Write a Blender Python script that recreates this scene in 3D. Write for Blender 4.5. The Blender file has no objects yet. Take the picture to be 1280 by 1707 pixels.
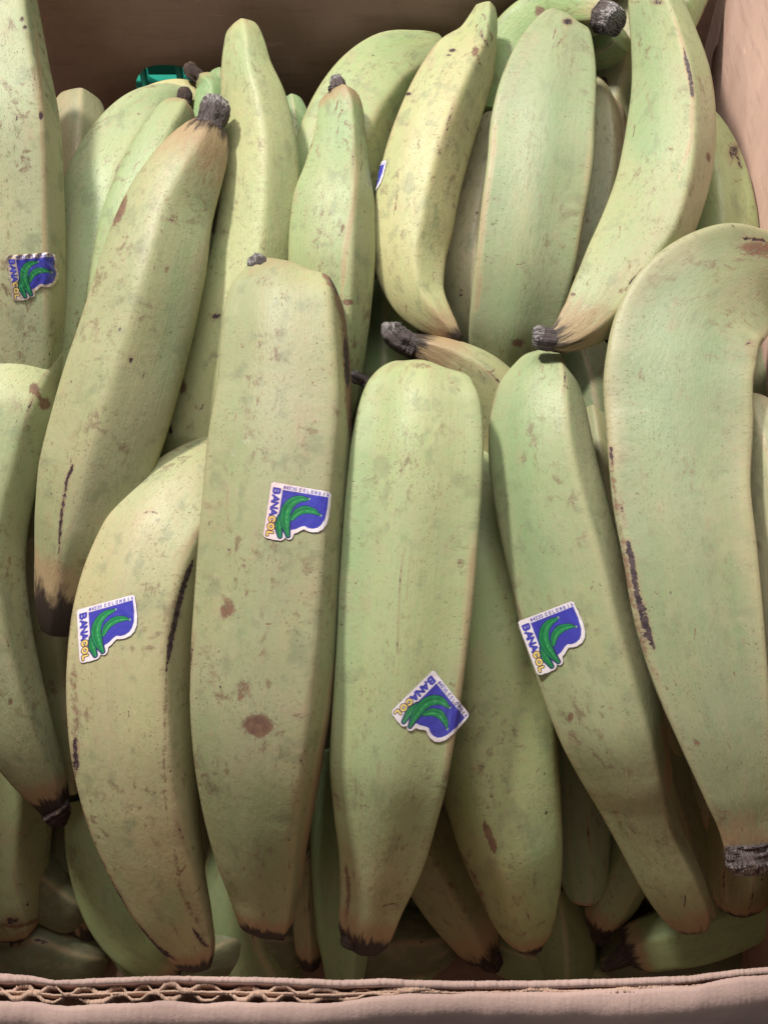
import bpy, bmesh, math, random
import numpy as np
from mathutils import Vector
from mathutils.bvhtree import BVHTree

rng = np.random.RandomState(7)
random.seed(7)
sc = bpy.context.scene
C = sc.collection

# ------------------------------------------------------------------ camera
# the box floor is z = 0; the camera hangs over the front of the box, pitched 34 degrees off straight down
F_PX = 2000.0
PITCH = math.radians(34)
CAM = np.array([0.0, 0.0, 0.53])
FWD = np.array([0.0, math.sin(PITCH), -math.cos(PITCH)])
UP = np.array([0.0, math.cos(PITCH), math.sin(PITCH)])
RT = np.array([1.0, 0.0, 0.0])
cam_d = bpy.data.cameras.new('camera')
cam = bpy.data.objects.new('camera', cam_d)
C.objects.link(cam)
cam.location = CAM
cam.rotation_euler = (PITCH, 0, 0)
cam_d.sensor_fit = 'VERTICAL'
cam_d.sensor_height = 24.0
cam_d.lens = 24.0 * F_PX / 1707.0
cam_d.clip_start = 0.01
cam_d.clip_end = 50
sc.camera = cam

# ------------------------------------------------------------------ light (shop ceiling lamps and an added front fill)
w = bpy.data.worlds.new('World')
sc.world = w
w.use_nodes = True
w.node_tree.nodes['Background'].inputs[0].default_value = (1.0, 0.97, 0.93, 1)
w.node_tree.nodes['Background'].inputs[1].default_value = 0.05

def area(name, loc, target, sx, sy, power, col):
    d = bpy.data.lights.new(name, 'AREA')
    d.shape = 'RECTANGLE'; d.size = sx; d.size_y = sy
    d.energy = power; d.color = col
    o = bpy.data.objects.new(name, d); C.objects.link(o)
    o.location = loc
    o.rotation_euler = (Vector(target) - Vector(loc)).to_track_quat('-Z', 'Y').to_euler()
    return o
area('ceiling_lamp', (-0.72, 0.98, 1.62), (0, 0.25, 0.2), 0.19, 0.13, 33, (1.0, 0.96, 0.86))
area('ceiling_panel', (0.0, 1.15, 2.1), (0, 0.25, 0.2), 1.5, 0.9, 29, (0.99, 1.0, 0.94))
area('front_fill', (-0.3, -1.7, 1.25), (0, 0.3, 0.2), 1.4, 0.5, 6.5, (1.0, 0.99, 0.95))  # added fill from the front, brightens the back wall and rim

sc.view_settings.view_transform = 'Standard'
sc.view_settings.look = 'None'
sc.view_settings.exposure = 0.17
sc.view_settings.gamma = 1.0

# ------------------------------------------------------------------ helpers
def unproj(px, py, d):
    px = np.asarray(px, float); py = np.asarray(py, float); d = np.asarray(d, float)
    a = (px - 640.0) / F_PX; b = (853.5 - py) / F_PX
    return CAM + d[..., None] * (a[..., None] * RT + b[..., None] * UP + FWD)

def proj(P):
    q = P - CAM
    d = q @ FWD
    return 640.0 + F_PX * (q @ RT) / d, 853.5 - F_PX * (q @ UP) / d

BD = np.polyfit([-.1, 0, .4, .853, 1.3, 1.707], [.505, .49, .445, .412, .412, .425], 3)[::-1]
def base_depth(y):
    y = np.asarray(y, float)/1000
    return BD[0]+BD[1]*y+BD[2]*y**2+BD[3]*y**3

def pchip(x, y, xi):
    x = np.asarray(x, float); y = np.asarray(y, float)
    h = np.diff(x); dl = np.diff(y) / h
    n = len(x)
    m = np.zeros(n)
    if n > 2:
        for k in range(1, n - 1):
            if dl[k-1] * dl[k] > 0:
                w1 = 2*h[k] + h[k-1]; w2 = h[k] + 2*h[k-1]
                m[k] = (w1 + w2) / (w1/dl[k-1] + w2/dl[k])
        m[0] = ((2*h[0]+h[1])*dl[0]-h[0]*dl[1])/(h[0]+h[1])
        if m[0]*dl[0] <= 0: m[0] = 0
        elif abs(m[0]) > 3*abs(dl[0]): m[0] = 3*dl[0]
        m[-1] = ((2*h[-1]+h[-2])*dl[-1]-h[-1]*dl[-2])/(h[-1]+h[-2])
        if m[-1]*dl[-1] <= 0: m[-1] = 0
        elif abs(m[-1]) > 3*abs(dl[-1]): m[-1] = 3*dl[-1]
    else:
        m[:] = dl[0]
    k = np.clip(np.searchsorted(x, xi) - 1, 0, n - 2)
    t = (xi - x[k]) / h[k]
    return ((1+2*t)*(1-t)**2*y[k] + t*(1-t)**2*h[k]*m[k] + t*t*(3-2*t)*y[k+1] + t*t*(t-1)*h[k]*m[k+1])

def catmull(x, y, xi):
    x = np.asarray(x, float); y = np.asarray(y, float)
    n = len(x)
    m = np.gradient(y, x) if n > 2 else np.full(n, (y[1]-y[0])/(x[1]-x[0]))
    h = np.diff(x)
    k = np.clip(np.searchsorted(x, xi) - 1, 0, n - 2)
    t = (xi - x[k]) / h[k]
    return ((1+2*t)*(1-t)**2*y[k] + t*(1-t)**2*h[k]*m[k] + t*t*(3-2*t)*y[k+1] + t*t*(t-1)*h[k]*m[k+1])

def mesh_from(name, verts, faces, smooth=True):
    me = bpy.data.meshes.new(name)
    verts = np.asarray(verts, np.float32); faces = np.asarray(faces, np.int32)
    me.vertices.add(len(verts)); me.vertices.foreach_set('co', verts.ravel())
    nf, k = faces.shape
    me.loops.add(nf*k); me.loops.foreach_set('vertex_index', faces.ravel())
    me.polygons.add(nf)
    me.polygons.foreach_set('loop_start', np.arange(0, nf*k, k, dtype=np.int32))
    me.polygons.foreach_set('loop_total', np.full(nf, k, np.int32))
    if smooth: me.polygons.foreach_set('use_smooth', np.ones(nf, bool))
    me.update(calc_edges=True); me.validate()
    return me

def link(name, me, mat, parent=None, loc=(0, 0, 0)):
    o = bpy.data.objects.new(name, me); C.objects.link(o)
    o.location = loc
    if mat: me.materials.append(mat)
    if parent: o.parent = parent
    return o

# ------------------------------------------------------------------ node helpers
class NT:
    def __init__(s, name):
        s.m = bpy.data.materials.new(name); s.m.use_nodes = True
        s.t = s.m.node_tree; s.t.nodes.clear()
        s.out = s.t.nodes.new('ShaderNodeOutputMaterial')
        s.b = s.t.nodes.new('ShaderNodeBsdfPrincipled')
        s.t.links.new(s.b.outputs[0], s.out.inputs[0])
    def put(s, sock, v):
        if isinstance(v, bpy.types.NodeSocket): s.t.links.new(v, sock)
        elif isinstance(v, (tuple, list)):
            sock.default_value = tuple(v) + ((1,) if len(v) == 3 and len(sock.default_value) == 4 else ())
        else: sock.default_value = v
    def math(s, op, a, b=0.0, c=0.0, clamp=False):
        n = s.t.nodes.new('ShaderNodeMath'); n.operation = op; n.use_clamp = clamp
        s.put(n.inputs[0], a); s.put(n.inputs[1], b); s.put(n.inputs[2], c)
        return n.outputs[0]
    def vmath(s, op, a, b=(0, 0, 0)):
        n = s.t.nodes.new('ShaderNodeVectorMath'); n.operation = op
        s.put(n.inputs[0], a); s.put(n.inputs[1], b)
        return n.outputs[0]
    def mix(s, f, a, b, mode='MIX'):
        n = s.t.nodes.new('ShaderNodeMix'); n.data_type = 'RGBA'; n.blend_type = mode
        s.put(n.inputs[0], f); s.put(n.inputs[6], a); s.put(n.inputs[7], b)
        return n.outputs[2]
    def noise(s, v, scale, detail=3, rough=.5, dist=0):
        n = s.t.nodes.new('ShaderNodeTexNoise')
        s.put(n.inputs['Vector'], v); n.inputs['Scale'].default_value = scale
        n.inputs['Detail'].default_value = detail; n.inputs['Roughness'].default_value = rough
        n.inputs['Distortion'].default_value = dist
        return n.outputs[0]
    def voro(s, v, scale):
        n = s.t.nodes.new('ShaderNodeTexVoronoi')
        s.put(n.inputs['Vector'], v); n.inputs['Scale'].default_value = scale
        return n.outputs['Distance'], n.outputs['Color']
    def ramp(s, v, lo, hi):       # smoothstep lo -> hi
        n = s.t.nodes.new('ShaderNodeMapRange'); n.interpolation_type = 'SMOOTHSTEP'
        s.put(n.inputs[0], v); n.inputs[1].default_value = lo; n.inputs[2].default_value = hi
        return n.outputs[0]
    def attr(s, name):
        n = s.t.nodes.new('ShaderNodeAttribute'); n.attribute_name = name
        return n
    def sep(s, v):
        n = s.t.nodes.new('ShaderNodeSeparateColor'); s.put(n.inputs[0], v)
        return n.outputs
    def bump(s, h, strength, dist):
        n = s.t.nodes.new('ShaderNodeBump'); s.put(n.inputs['Height'], h)
        n.inputs['Strength'].default_value = strength; n.inputs['Distance'].default_value = dist
        s.t.links.new(n.outputs[0], s.b.inputs['Normal'])

def peel_material():
    n = NT('plantain_peel')
    surf = n.attr('surf').outputs['Vector']
    oi = n.t.nodes.new('ShaderNodeObjectInfo')
    base = oi.outputs['Color']; spot = oi.outputs['Alpha']
    mk = n.attr('marks'); mr = n.sep(mk.outputs['Color']); tipv = mk.outputs['Alpha']
    za = n.attr('zones'); zn = n.sep(za.outputs['Color']); zal = za.outputs['Alpha']
    # body colour: patches of yellower, greener and tan skin
    stretched = n.vmath('MULTIPLY', surf, (1, 1, .35))
    n1 = n.noise(stretched, 55, 3, .55)
    n2 = n.noise(n.vmath('ADD', surf, (3, 5, 1)), 120, 4, .6)
    n3 = n.noise(n.vmath('MULTIPLY', surf, (1, 1, .018)), 1300, 2, .6)      # fibres along the fruit
    n4 = n.noise(n.vmath('ADD', stretched, (7, 2, 4)), 38, 2, .5)
    col = n.mix(n.math('MULTIPLY', n.ramp(n1, .4, .68), .5), base, n.mix(1, base, (1.10, 1.03, .92), 'MULTIPLY'))
    col = n.mix(n.math('MULTIPLY', n.ramp(n4, .44, .70), .55), col, n.mix(1, base, (.80, .96, .86), 'MULTIPLY'))
    tan = n.math('ADD', n.math('MULTIPLY', n.ramp(n2, .48, .76), .26), n.math('MULTIPLY', zn[0], .60), clamp=True)
    tan = n.math('MULTIPLY', tan, n.math('ADD', .55, n.math('MULTIPLY', n1, .9)), clamp=True)
    col = n.mix(tan, col, (.44, .372, .245))
    grn = n.math('MULTIPLY', zn[1], n.math('ADD', .35, n1), clamp=True)
    col = n.mix(n.math('MULTIPLY', grn, .75), col, (.25, .385, .20))
    yel = n.math('MULTIPLY', zn[2], .75)
    col = n.mix(yel, col, (.53, .51, .26))
    fib = n.math('MULTIPLY_ADD', n3, .15, .925)
    cmb = n.t.nodes.new('ShaderNodeCombineColor')
    for i in range(3): n.put(cmb.inputs[i], fib)
    col = n.mix(1, col, cmb.outputs[0], 'MULTIPLY')
    ch = n.noise(n.vmath('ADD', surf, (31, 4, 9)), 330, 3, .6)
    col = n.mix(n.math('MULTIPLY', n.ramp(ch, .52, .68), .34), col, n.mix(1, col, (1.06, .90, .98), 'MULTIPLY'))
    col = n.mix(n.math('MULTIPLY', n.ramp(ch, .48, .34), .34), col, n.mix(1, col, (.84, .97, .86), 'MULTIPLY'))
    pk = n.noise(n.vmath('ADD', surf, (13, 14, 9)), 75, 4, .65)
    col = n.mix(n.math('MULTIPLY', n.ramp(pk, .56, .74), n.math('MULTIPLY', spot, .38)), col, (.42, .28, .195))
    # latex smudges and brown bloom
    sm = n.noise(n.vmath('ADD', surf, (11, 3, 8)), 210, 5, .68, .4)
    smm = n.math('MULTIPLY', n.ramp(sm, .52, .66), n.ramp(n.noise(n.vmath('ADD', surf, (1, 9, 2)), 42, 2), .42, .66))
    col = n.mix(n.math('MULTIPLY', smm, n.math('MULTIPLY', spot, .95)), col, (.20, .135, .085))
    grey = n.math('MULTIPLY', n.ramp(n.noise(n.vmath('ADD', surf, (21, 1, 5)), 95, 3, .6), .54, .68), .50)
    col = n.mix(n.math('MULTIPLY', grey, spot), col, (.20, .225, .135))
    # ridge browning
    rn = n.noise(n.vmath('MULTIPLY', surf, (1, 1, .3)), 240, 3, .6)
    rid = n.ramp(n.math('ADD', mr[0], n.math('MULTIPLY_ADD', rn, 1.0, -.55)), .38, .80)
    col = n.mix(n.math('MULTIPLY', rid, .62), col, (.34, .20, .12))
    pinkr = n.ramp(mr[0], .05, .6)
    col = n.mix(n.math('MULTIPLY', pinkr, .42), col, (.54, .44, .26))
    # specks: warped voronoi dots, two sizes, thinned by a per cell random number
    warp = n.vmath('ADD', surf, n.vmath('MULTIPLY', n.attr('surf').outputs['Vector'], (0, 0, 0)))
    wn = n.t.nodes.new('ShaderNodeTexNoise'); n.put(wn.inputs['Vector'], surf); wn.inputs['Scale'].default_value = 900
    warp = n.vmath('ADD', surf, n.vmath('MULTIPLY', wn.outputs['Color'], (.0011, .0011, .0011)))
    def dots(vec, scale, size, keep, colr, amt):
        nonlocal col
        d, c = n.voro(vec, scale)
        r = n.sep(c)
        lim = n.math('MULTIPLY', n.ramp(r[0], 1-keep, 1.0), size)
        f = n.math('MULTIPLY', n.ramp(n.math('SUBTRACT', lim, d), .0, .055), amt, clamp=True)
        f = n.math('MULTIPLY', f, n.math('MULTIPLY', spot, 1.0))
        col = n.mix(f, col, colr)
        return f
    clus = n.ramp(n.noise(n.vmath('ADD', surf, (17, 2, 2)), 60, 3, .6), .36, .62)
    pep = n.ramp(n.noise(n.vmath('ADD', surf, (8, 8, 1)), 1150, 3, .65), .60, .70)
    pep2 = n.ramp(n.noise(n.vmath('MULTIPLY', surf, (1, 1, .3)), 800, 4, .7), .62, .72)
    pm = n.math('MULTIPLY', n.math('MULTIPLY', clus, spot), 1.15)
    col = n.mix(n.math('MULTIPLY', pep, pm), col, (.17, .12, .075))
    col = n.mix(n.math('MULTIPLY', pep2, n.math('MULTIPLY', pm, .8)), col, (.22, .14, .09))
    dots(warp, 105, .10, .36, (.045, .03, .026), 1.0)
    dots(n.vmath('ADD', warp, (9, 3, 5)), 180, .085, .30, (.06, .038, .03), 1.0)
    dots(n.vmath('ADD', warp, (2, 2, 2)), 260, .16, .30, (.13, .075, .05), n.math('MULTIPLY', clus, .9))
    dots(n.vmath('ADD', warp, (4, 1, 2)), 620, .30, .45, (.19, .13, .08), n.math('MULTIPLY', clus, .6))
    dots(n.vmath('MULTIPLY', n.vmath('ADD', warp, (5, 7, 2)), (1, 1, .28)), 230, .10, .3, (.10, .055, .04), n.math('MULTIPLY', clus, .9))
    dots(n.vmath('MULTIPLY', n.vmath('ADD', warp, (1, 7, 6)), (.4, 1, 1)), 140, .06, .14, (.08, .045, .035), .85)
    scuff = n.ramp(n.math('ADD', zal, n.math('MULTIPLY_ADD', n.noise(n.vmath('MULTIPLY', surf, (1, 1, .3)), 900, 4, .8), 3.0, -2.0)), .3, .6)
    col = n.mix(n.math('MULTIPLY', scuff, .28), col, (.72, .70, .60))
    # painted marks: bruise, scar, dark tip; edges broken up by noise
    bn = n.noise(surf, 420, 5, .7)
    br = n.ramp(n.math('ADD', mr[1], n.math('MULTIPLY_ADD', bn, 1.15, -.64)), .34, .66)
    brc = n.mix(n.ramp(bn, .35, .65), (.12, .052, .045), (.225, .115, .075))
    col = n.mix(n.math('MULTIPLY', br, .9), col, brc)
    sn = n.noise(surf, 700, 3, .6)
    scv = n.ramp(n.math('ADD', mr[2], n.math('MULTIPLY_ADD', sn, 1.0, -.56)), .46, .66)
    halo = n.ramp(mr[2], .05, .7)
    col = n.mix(n.math('MULTIPLY', halo, .55), col, (.30, .185, .125))
    col = n.mix(scv, col, n.mix(n.ramp(bn, .4, .6), (.035, .024, .03), (.085, .055, .06)))
    tn = n.noise(n.vmath('MULTIPLY', surf, (1, 1, .55)), 190, 5, .65)
    tp = n.math('ADD', tipv, n.math('MULTIPLY_ADD', tn, .75, -.39))
    col = n.mix(n.math('MULTIPLY', n.ramp(tp, .10, .50), .75), col, (.39, .245, .145))
    tdark = n.ramp(tp, .56, .78)
    col = n.mix(tdark, col, (.045, .03, .026))
    n.put(n.b.inputs['Base Color'], col)
    ro = n.math('ADD', n.math('MULTIPLY_ADD', n2, .24, .36), n.math('MULTIPLY', br, .12))
    n.put(n.b.inputs['Roughness'], ro)
    n.b.inputs['Specular IOR Level'].default_value = .36
    h = n.math('ADD', n.math('MULTIPLY', n3, .25), n.math('MULTIPLY', ch, .5))
    h = n.math('SUBTRACT', h, n.math('MULTIPLY', scv, 1.2))
    h = n.math('ADD', h, n.math('MULTIPLY', n.math('MULTIPLY', tipv, tn), 3.0))
    h = n.math('ADD', h, n.math('MULTIPLY', pk, 1.2))
    h = n.math('ADD', h, n.math('MULTIPLY', pep, -.35))
    h = n.math('SUBTRACT', h, n.math('MULTIPLY', br, .35))
    n.bump(h, .38, .0006)
    return n.m

def dry_material(name, dark, light, crust):
    n = NT(name)
    tc = n.attr('surf').outputs['Vector']
    a = n.noise(n.vmath('MULTIPLY', tc, (1, 1, .25)), 700, 5, .7)
    b = n.noise(tc, 420, 4, .7)
    col = n.mix(n.ramp(a, .38, .66), dark, light)
    cut = n.sep(n.attr('marks').outputs['Color'])[0]
    f = n.ramp(n.math('ADD', cut, n.math('MULTIPLY_ADD', b, 1.3, -.60)), .28, .62)
    col = n.mix(f, col, n.mix(n.ramp(b, .42, .6), dark, crust))
    n.put(n.b.inputs['Base Color'], col)
    n.b.inputs['Roughness'].default_value = .85
    n.bump(n.math('ADD', n.math('MULTIPLY', a, 1.3), b), .8, .0011)
    return n.m

def cardboard_material(name, c1, c2, stain=.5, lines=True):
    n = NT(name)
    g = n.t.nodes.new('ShaderNodeNewGeometry').outputs['Position']
    a = n.noise(g, 14, 4, .6); b = n.noise(g, 900, 3, .7); c = n.noise(n.vmath('MULTIPLY', g, (1, 1, 6)), 35, 4, .65)
    col = n.mix(n.ramp(a, .35, .68), c1, c2)
    col = n.mix(n.math('MULTIPLY', n.ramp(c, .5, .72), stain), col, tuple(v*.6 for v in c1))
    scr = n.ramp(n.noise(n.vmath('MULTIPLY', g, (1, 1, 9)), 45, 6, .7, .6), .63, .70)
    col = n.mix(n.math('MULTIPLY', scr, .35), col, tuple(min(1, v*1.45) for v in c2))
    dk = n.ramp(n.noise(n.vmath('MULTIPLY', g, (4, 4, .7)), 60, 5, .75), .62, .74)
    col = n.mix(n.math('MULTIPLY', dk, .35), col, tuple(v*.5 for v in c1))
    fb = n.noise(n.vmath('MULTIPLY', g, (3.2, .8, 1)), 1500, 2, .7)
    col = n.mix(n.math('MULTIPLY', n.ramp(fb, .62, .8), .30), col, tuple(min(1, v*1.5) for v in c2))
    col = n.mix(n.math('MULTIPLY', n.ramp(b, .6, .8), .25), col, tuple(v*.55 for v in c1))
    n.put(n.b.inputs['Base Color'], col)
    n.b.inputs['Roughness'].default_value = .9
    n.b.inputs['Specular IOR Level'].default_value = .2
    h = n.math('ADD', n.math('MULTIPLY', b, .25), n.math('MULTIPLY', fb, .15))
    if lines:
        wv = n.t.nodes.new('ShaderNodeTexWave'); wv.bands_direction = 'X'
        n.put(wv.inputs['Vector'], n.vmath('ADD', g, n.vmath('MULTIPLY', g, (0, 1, 0))))
        tr = n.t.nodes.new('ShaderNodeVectorMath'); tr.operation = 'DOT_PRODUCT'
        n.put(tr.inputs[0], g); tr.inputs[1].default_value = (1, 1, 0)
        s_ = n.math('SINE', n.math('MULTIPLY', tr.outputs['Value'], 2*math.pi/.0075))
        h = n.math('ADD', h, n.math('MULTIPLY', s_, .10))
    h = n.math('ADD', h, n.math('MULTIPLY', a, 1.5))
    n.bump(h, .5, .0012)
    return n.m

def plain(name, col, rough=.5, spec=.5, noise_amt=.3, scale=60):
    n = NT(name)
    g = n.t.nodes.new('ShaderNodeNewGeometry').outputs['Position']
    a = n.noise(g, scale, 4, .6)
    n.put(n.b.inputs['Base Color'], n.mix(n.math('MULTIPLY', n.ramp(a, .4, .7), noise_amt), col, tuple(c*.5 for c in col)))
    n.b.inputs['Roughness'].default_value = rough
    n.b.inputs['Specular IOR Level'].default_value = spec
    n.bump(a, .2, .0005)
    return n.m

M_PEEL = peel_material()
M_STEM = dry_material('dry_stem', (.055, .040, .044), (.23, .18, .175), (.50, .45, .45))
M_TIP = dry_material('dry_blossom_end', (.028, .019, .018), (.14, .085, .07), (.20, .13, .10))
M_WALL = cardboard_material('brown_cardboard', (.37, .24, .195), (.46, .305, .25), .4)
M_INNER_SHADE = cardboard_material('shaded_inner_cardboard', (.20, .13, .10), (.26, .17, .13), .4)  # same board darkened, the shade inside the box put into its colour
M_RIM = cardboard_material('pale_cardboard', (.36, .245, .22), (.46, .315, .285), .25, False)
M_FLUTE = cardboard_material('torn_fluting', (.36, .235, .18), (.50, .33, .26), .2, False)
M_GREEN = plain('teal_plastic', (.015, .24, .18), .35, .5, .2)
M_SHELF = plain('dark_shelf', (.06, .055, .055), .6)

# ------------------------------------------------------------------ plantain builder
def corners_profile(th, corners, p, b):
    cs = sorted([math.radians(c) % (2*math.pi) for c in corners])
    n = len(cs)
    acc = np.zeros_like(th)
    for k in range(n):
        a, c = cs[k], cs[(k+1) % n] + (2*math.pi if k == n-1 else 0)
        mid = (a+c)/2; half = (c-a)/2
        ap = max(.30, math.cos(half))
        acc += np.maximum(0, np.cos(th-mid)/ap)**p
    poly = acc**(-1.0/p)
    return (1-b) + b*poly

def lumps(s, th, seed, amp):
    r = np.random.RandomState(seed)
    v = np.zeros(np.broadcast(s, th).shape)
    for k in range(9):
        f = r.uniform(12, 70); m = r.randint(0, 4); ph = r.uniform(0, 6.28, 2)
        v += np.sin(f*s*6.28/3 + ph[0]) * np.cos(m*th + ph[1]) / (1 + f/18)
    return v*amp

def build_tube(st, corners=(-70, 2, 74, 146, 218), p=9, b=.55, ns=120, nt=64, flat=.96, seed=0, lump=.018,
               twist=0, ridge=.55, rough=0.0, tips=(0.0, 0.0), tiplen=.02, dep_mode='base', jag=0.0):
    st = np.array([(list(q) + [0]*4)[:4] for q in st], float)
    X, Y, W, DZ = st.T
    u = np.concatenate([[0], np.cumsum(np.hypot(np.diff(X), np.diff(Y)))])
    t = np.linspace(0, 1, ns)
    t = .55*t + .45*(0.5-0.5*np.cos(np.pi*t))
    t[0], t[-1] = 0, 1
    ui = t*u[-1]
    x = catmull(u, X, ui); y = catmull(u, Y, ui)
    wd = np.sqrt(np.maximum(pchip(u, W**2, ui), .5))
    dz = pchip(u, DZ, ui)
    d = base_depth(y) + dz
    P = unproj(x, y, d)
    T = np.gradient(P, axis=0); T /= np.linalg.norm(T, axis=1)[:, None]
    V = CAM - P; V -= (V*T).sum(1)[:, None]*T; V /= np.linalg.norm(V, axis=1)[:, None]
    L = np.cross(T, V)      # lateral
    # make +L point to image right (or down when the fruit lies flat)
    sgn = np.sign((L @ (RT - .3*UP)).sum()); L *= sgn
    s = np.concatenate([[0], np.cumsum(np.linalg.norm(np.diff(P, axis=0), axis=1))])
    th = np.linspace(0, 2*np.pi, nt, endpoint=False)
    R = wd*d/F_PX/2
    G = np.zeros((ns, nt, 3)); S = np.zeros((ns, nt, 3)); ridg = np.zeros((ns, nt))
    lm = lumps(s[:, None], th[None, :], seed+11, lump)
    tt = t - .5
    rr = np.random.RandomState(seed+5)
    rn = (rr.rand(1, nt)-.5)*.9 + (rr.rand(ns, nt) - .5)*.45
    if ns > 3: rn = (rn+np.roll(rn, 1, 0)+np.roll(rn, -1, 0))/2.4
    for i in range(ns):
        tw = math.radians(twist)*tt[i]
        prof = corners_profile(th-tw, corners, p, b)*(1+lm[i])
        if rough: prof = prof*(1+rough*(np.convolve(np.r_[rn[i][-2:], rn[i], rn[i][:2]], [.25, .5, .25], 'same')[2:-2]*2))
        lx = prof*np.sin(th); vx = prof*np.cos(th)
        mx, mn = lx.max(), lx.min()
        lx = (lx - (mx+mn)/2) * 2/(mx-mn)
        vx = (vx - (vx.max()+vx.min())/2)*2/(mx-mn)*flat
        G[i] = P[i] + R[i]*(lx[:, None]*L[i] + vx[:, None]*V[i])
        if jag and i == ns-1: pass
        S[i, :, 0] = .021*np.cos(th-tw); S[i, :, 1] = .021*np.sin(th-tw); S[i, :, 2] = s[i]
        for c in corners:
            dd = (th-tw-math.radians(c)+np.pi) % (2*np.pi)-np.pi
            ridg[i] = np.maximum(ridg[i], np.exp(-(dd/.10)**2))
    rub = np.zeros((ns, nt))
    if ridge:
        for c in corners:
            for _ in range(3):
                if rr.rand() < .62:
                    a0 = s[-1]*rr.rand(); ln = rr.uniform(.006, .030); kk = rr.uniform(.45, .85); wv = rr.uniform(.03, .075)
                    i_ = np.clip(1-np.abs((s-a0)/ln*2), 0, 1)**.5
                    dd = (th[None, :]-math.radians(twist)*tt[:, None]-math.radians(c)+.05*np.sin(s*150+c)[:, None]+np.pi) % (2*np.pi)-np.pi
                    rub = np.maximum(rub, kk*i_[:, None]*np.exp(-(dd/wv)**2))
    off = np.random.RandomState(seed+77).uniform(-3, 3, 3)
    S += off
    facing = ((G-P[:, None])*V[:, None]).sum(2) > -0.15*R[:, None]
    tipa = np.zeros((ns, nt)); tiplen = tiplen*1.5; tips = [min(1.3, q*1.4) for q in tips]
    if tips[0]: tipa = np.maximum(tipa, tips[0]*np.clip(1-s/tiplen, 0, 1)[:, None])
    if tips[1]: tipa = np.maximum(tipa, tips[1]*np.clip(1-(s[-1]-s)/tiplen, 0, 1)[:, None])
    return dict(G=G, S=S, ridge=ridg*ridge, P=P, V=V, T=T, s=s, R=R, facing=facing, tip=tipa, rub=rub, ns=ns, nt=nt, th=th)

def tube_mesh(name, g, origin, marks=None, zones=None, flat_end=False):
    ns, nt = g['ns'], g['nt']
    verts = g['G'].reshape(-1, 3)
    c0 = g['G'][0].mean(0); c1 = g['G'][-1].mean(0)
    verts = np.vstack([verts, c0, c1]) - origin
    i = np.arange(ns-1)[:, None]; j = np.arange(nt)[None, :]
    a = i*nt+j; b_ = i*nt+(j+1) % nt; c = (i+1)*nt+(j+1) % nt; d_ = (i+1)*nt+j
    quads = np.stack([a, b_, c, d_], -1).reshape(-1, 4)
    # orient outward
    nrm = np.cross(verts[quads[:, 1]]-verts[quads[:, 0]], verts[quads[:, 2]]-verts[quads[:, 0]])
    mid = verts[quads].mean(1)+origin - g['P'][np.repeat(np.arange(ns-1), nt)]
    if (nrm*mid).sum() < 0: quads = quads[:, ::-1]; flip = True
    else: flip = False
    n0 = ns*nt; n1 = n0+1
    jj = np.arange(nt); j2 = (jj+1) % nt
    cap0 = np.stack([np.full(nt, n0), j2, jj, jj], -1)[:, :3]; cap1 = np.stack([np.full(nt, n1), (ns-1)*nt+jj, (ns-1)*nt+j2], -1)
    if flip: cap0 = cap0[:, ::-1]; cap1 = cap1[:, ::-1]
    me = bpy.data.meshes.new(name)
    me.vertices.add(len(verts)); me.vertices.foreach_set('co', verts.astype(np.float32).ravel())
    idx = np.concatenate([quads.ravel(), cap0.ravel(), cap1.ravel()]).astype(np.int32)
    me.loops.add(len(idx)); me.loops.foreach_set('vertex_index', idx)
    tot = np.concatenate([np.full(len(quads), 4), np.full(2*nt, 3)]).astype(np.int32)
    me.polygons.add(len(tot))
    me.polygons.foreach_set('loop_start', np.concatenate([[0], np.cumsum(tot)[:-1]]).astype(np.int32))
    me.polygons.foreach_set('loop_total', tot)
    me.polygons.foreach_set('use_smooth', np.ones(len(tot), bool))
    me.update(calc_edges=True)
    def put(nm, kind, arr, key):
        at = me.attributes.new(nm, kind, 'POINT')
        at.data.foreach_set(key, arr.astype(np.float32).ravel())
    S = np.vstack([g['S'].reshape(-1, 3), g['S'][0].mean(0), g['S'][-1].mean(0)])
    put('surf', 'FLOAT_VECTOR', S, 'vector')
    if marks is None: marks = np.zeros((ns, nt, 4))
    mm = np.vstack([marks.reshape(-1, 4), marks[0].mean(0), marks[-1].mean(0)])
    put('marks', 'FLOAT_COLOR', mm, 'color')
    if zones is not None:
        zz = np.vstack([zones.reshape(-1, 4), zones[0].mean(0), zones[-1].mean(0)])
        put('zones', 'FLOAT_COLOR', zz, 'color')
    return me

def seg_dist(px, py, pts):
    best = np.full(px.shape, 1e9); frac = np.zeros(px.shape)
    n = len(pts)-1
    for k in range(n):
        ax, ay = pts[k]; bx, by = pts[k+1]
        vx, vy = bx-ax, by-ay
        t = np.clip(((px-ax)*vx+(py-ay)*vy)/(vx*vx+vy*vy+1e-9), 0, 1)
        d = np.hypot(px-ax-t*vx, py-ay-t*vy)
        m = d < best
        best = np.where(m, d, best); frac = np.where(m, (k+t)/n, frac)
    return best, frac

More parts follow.
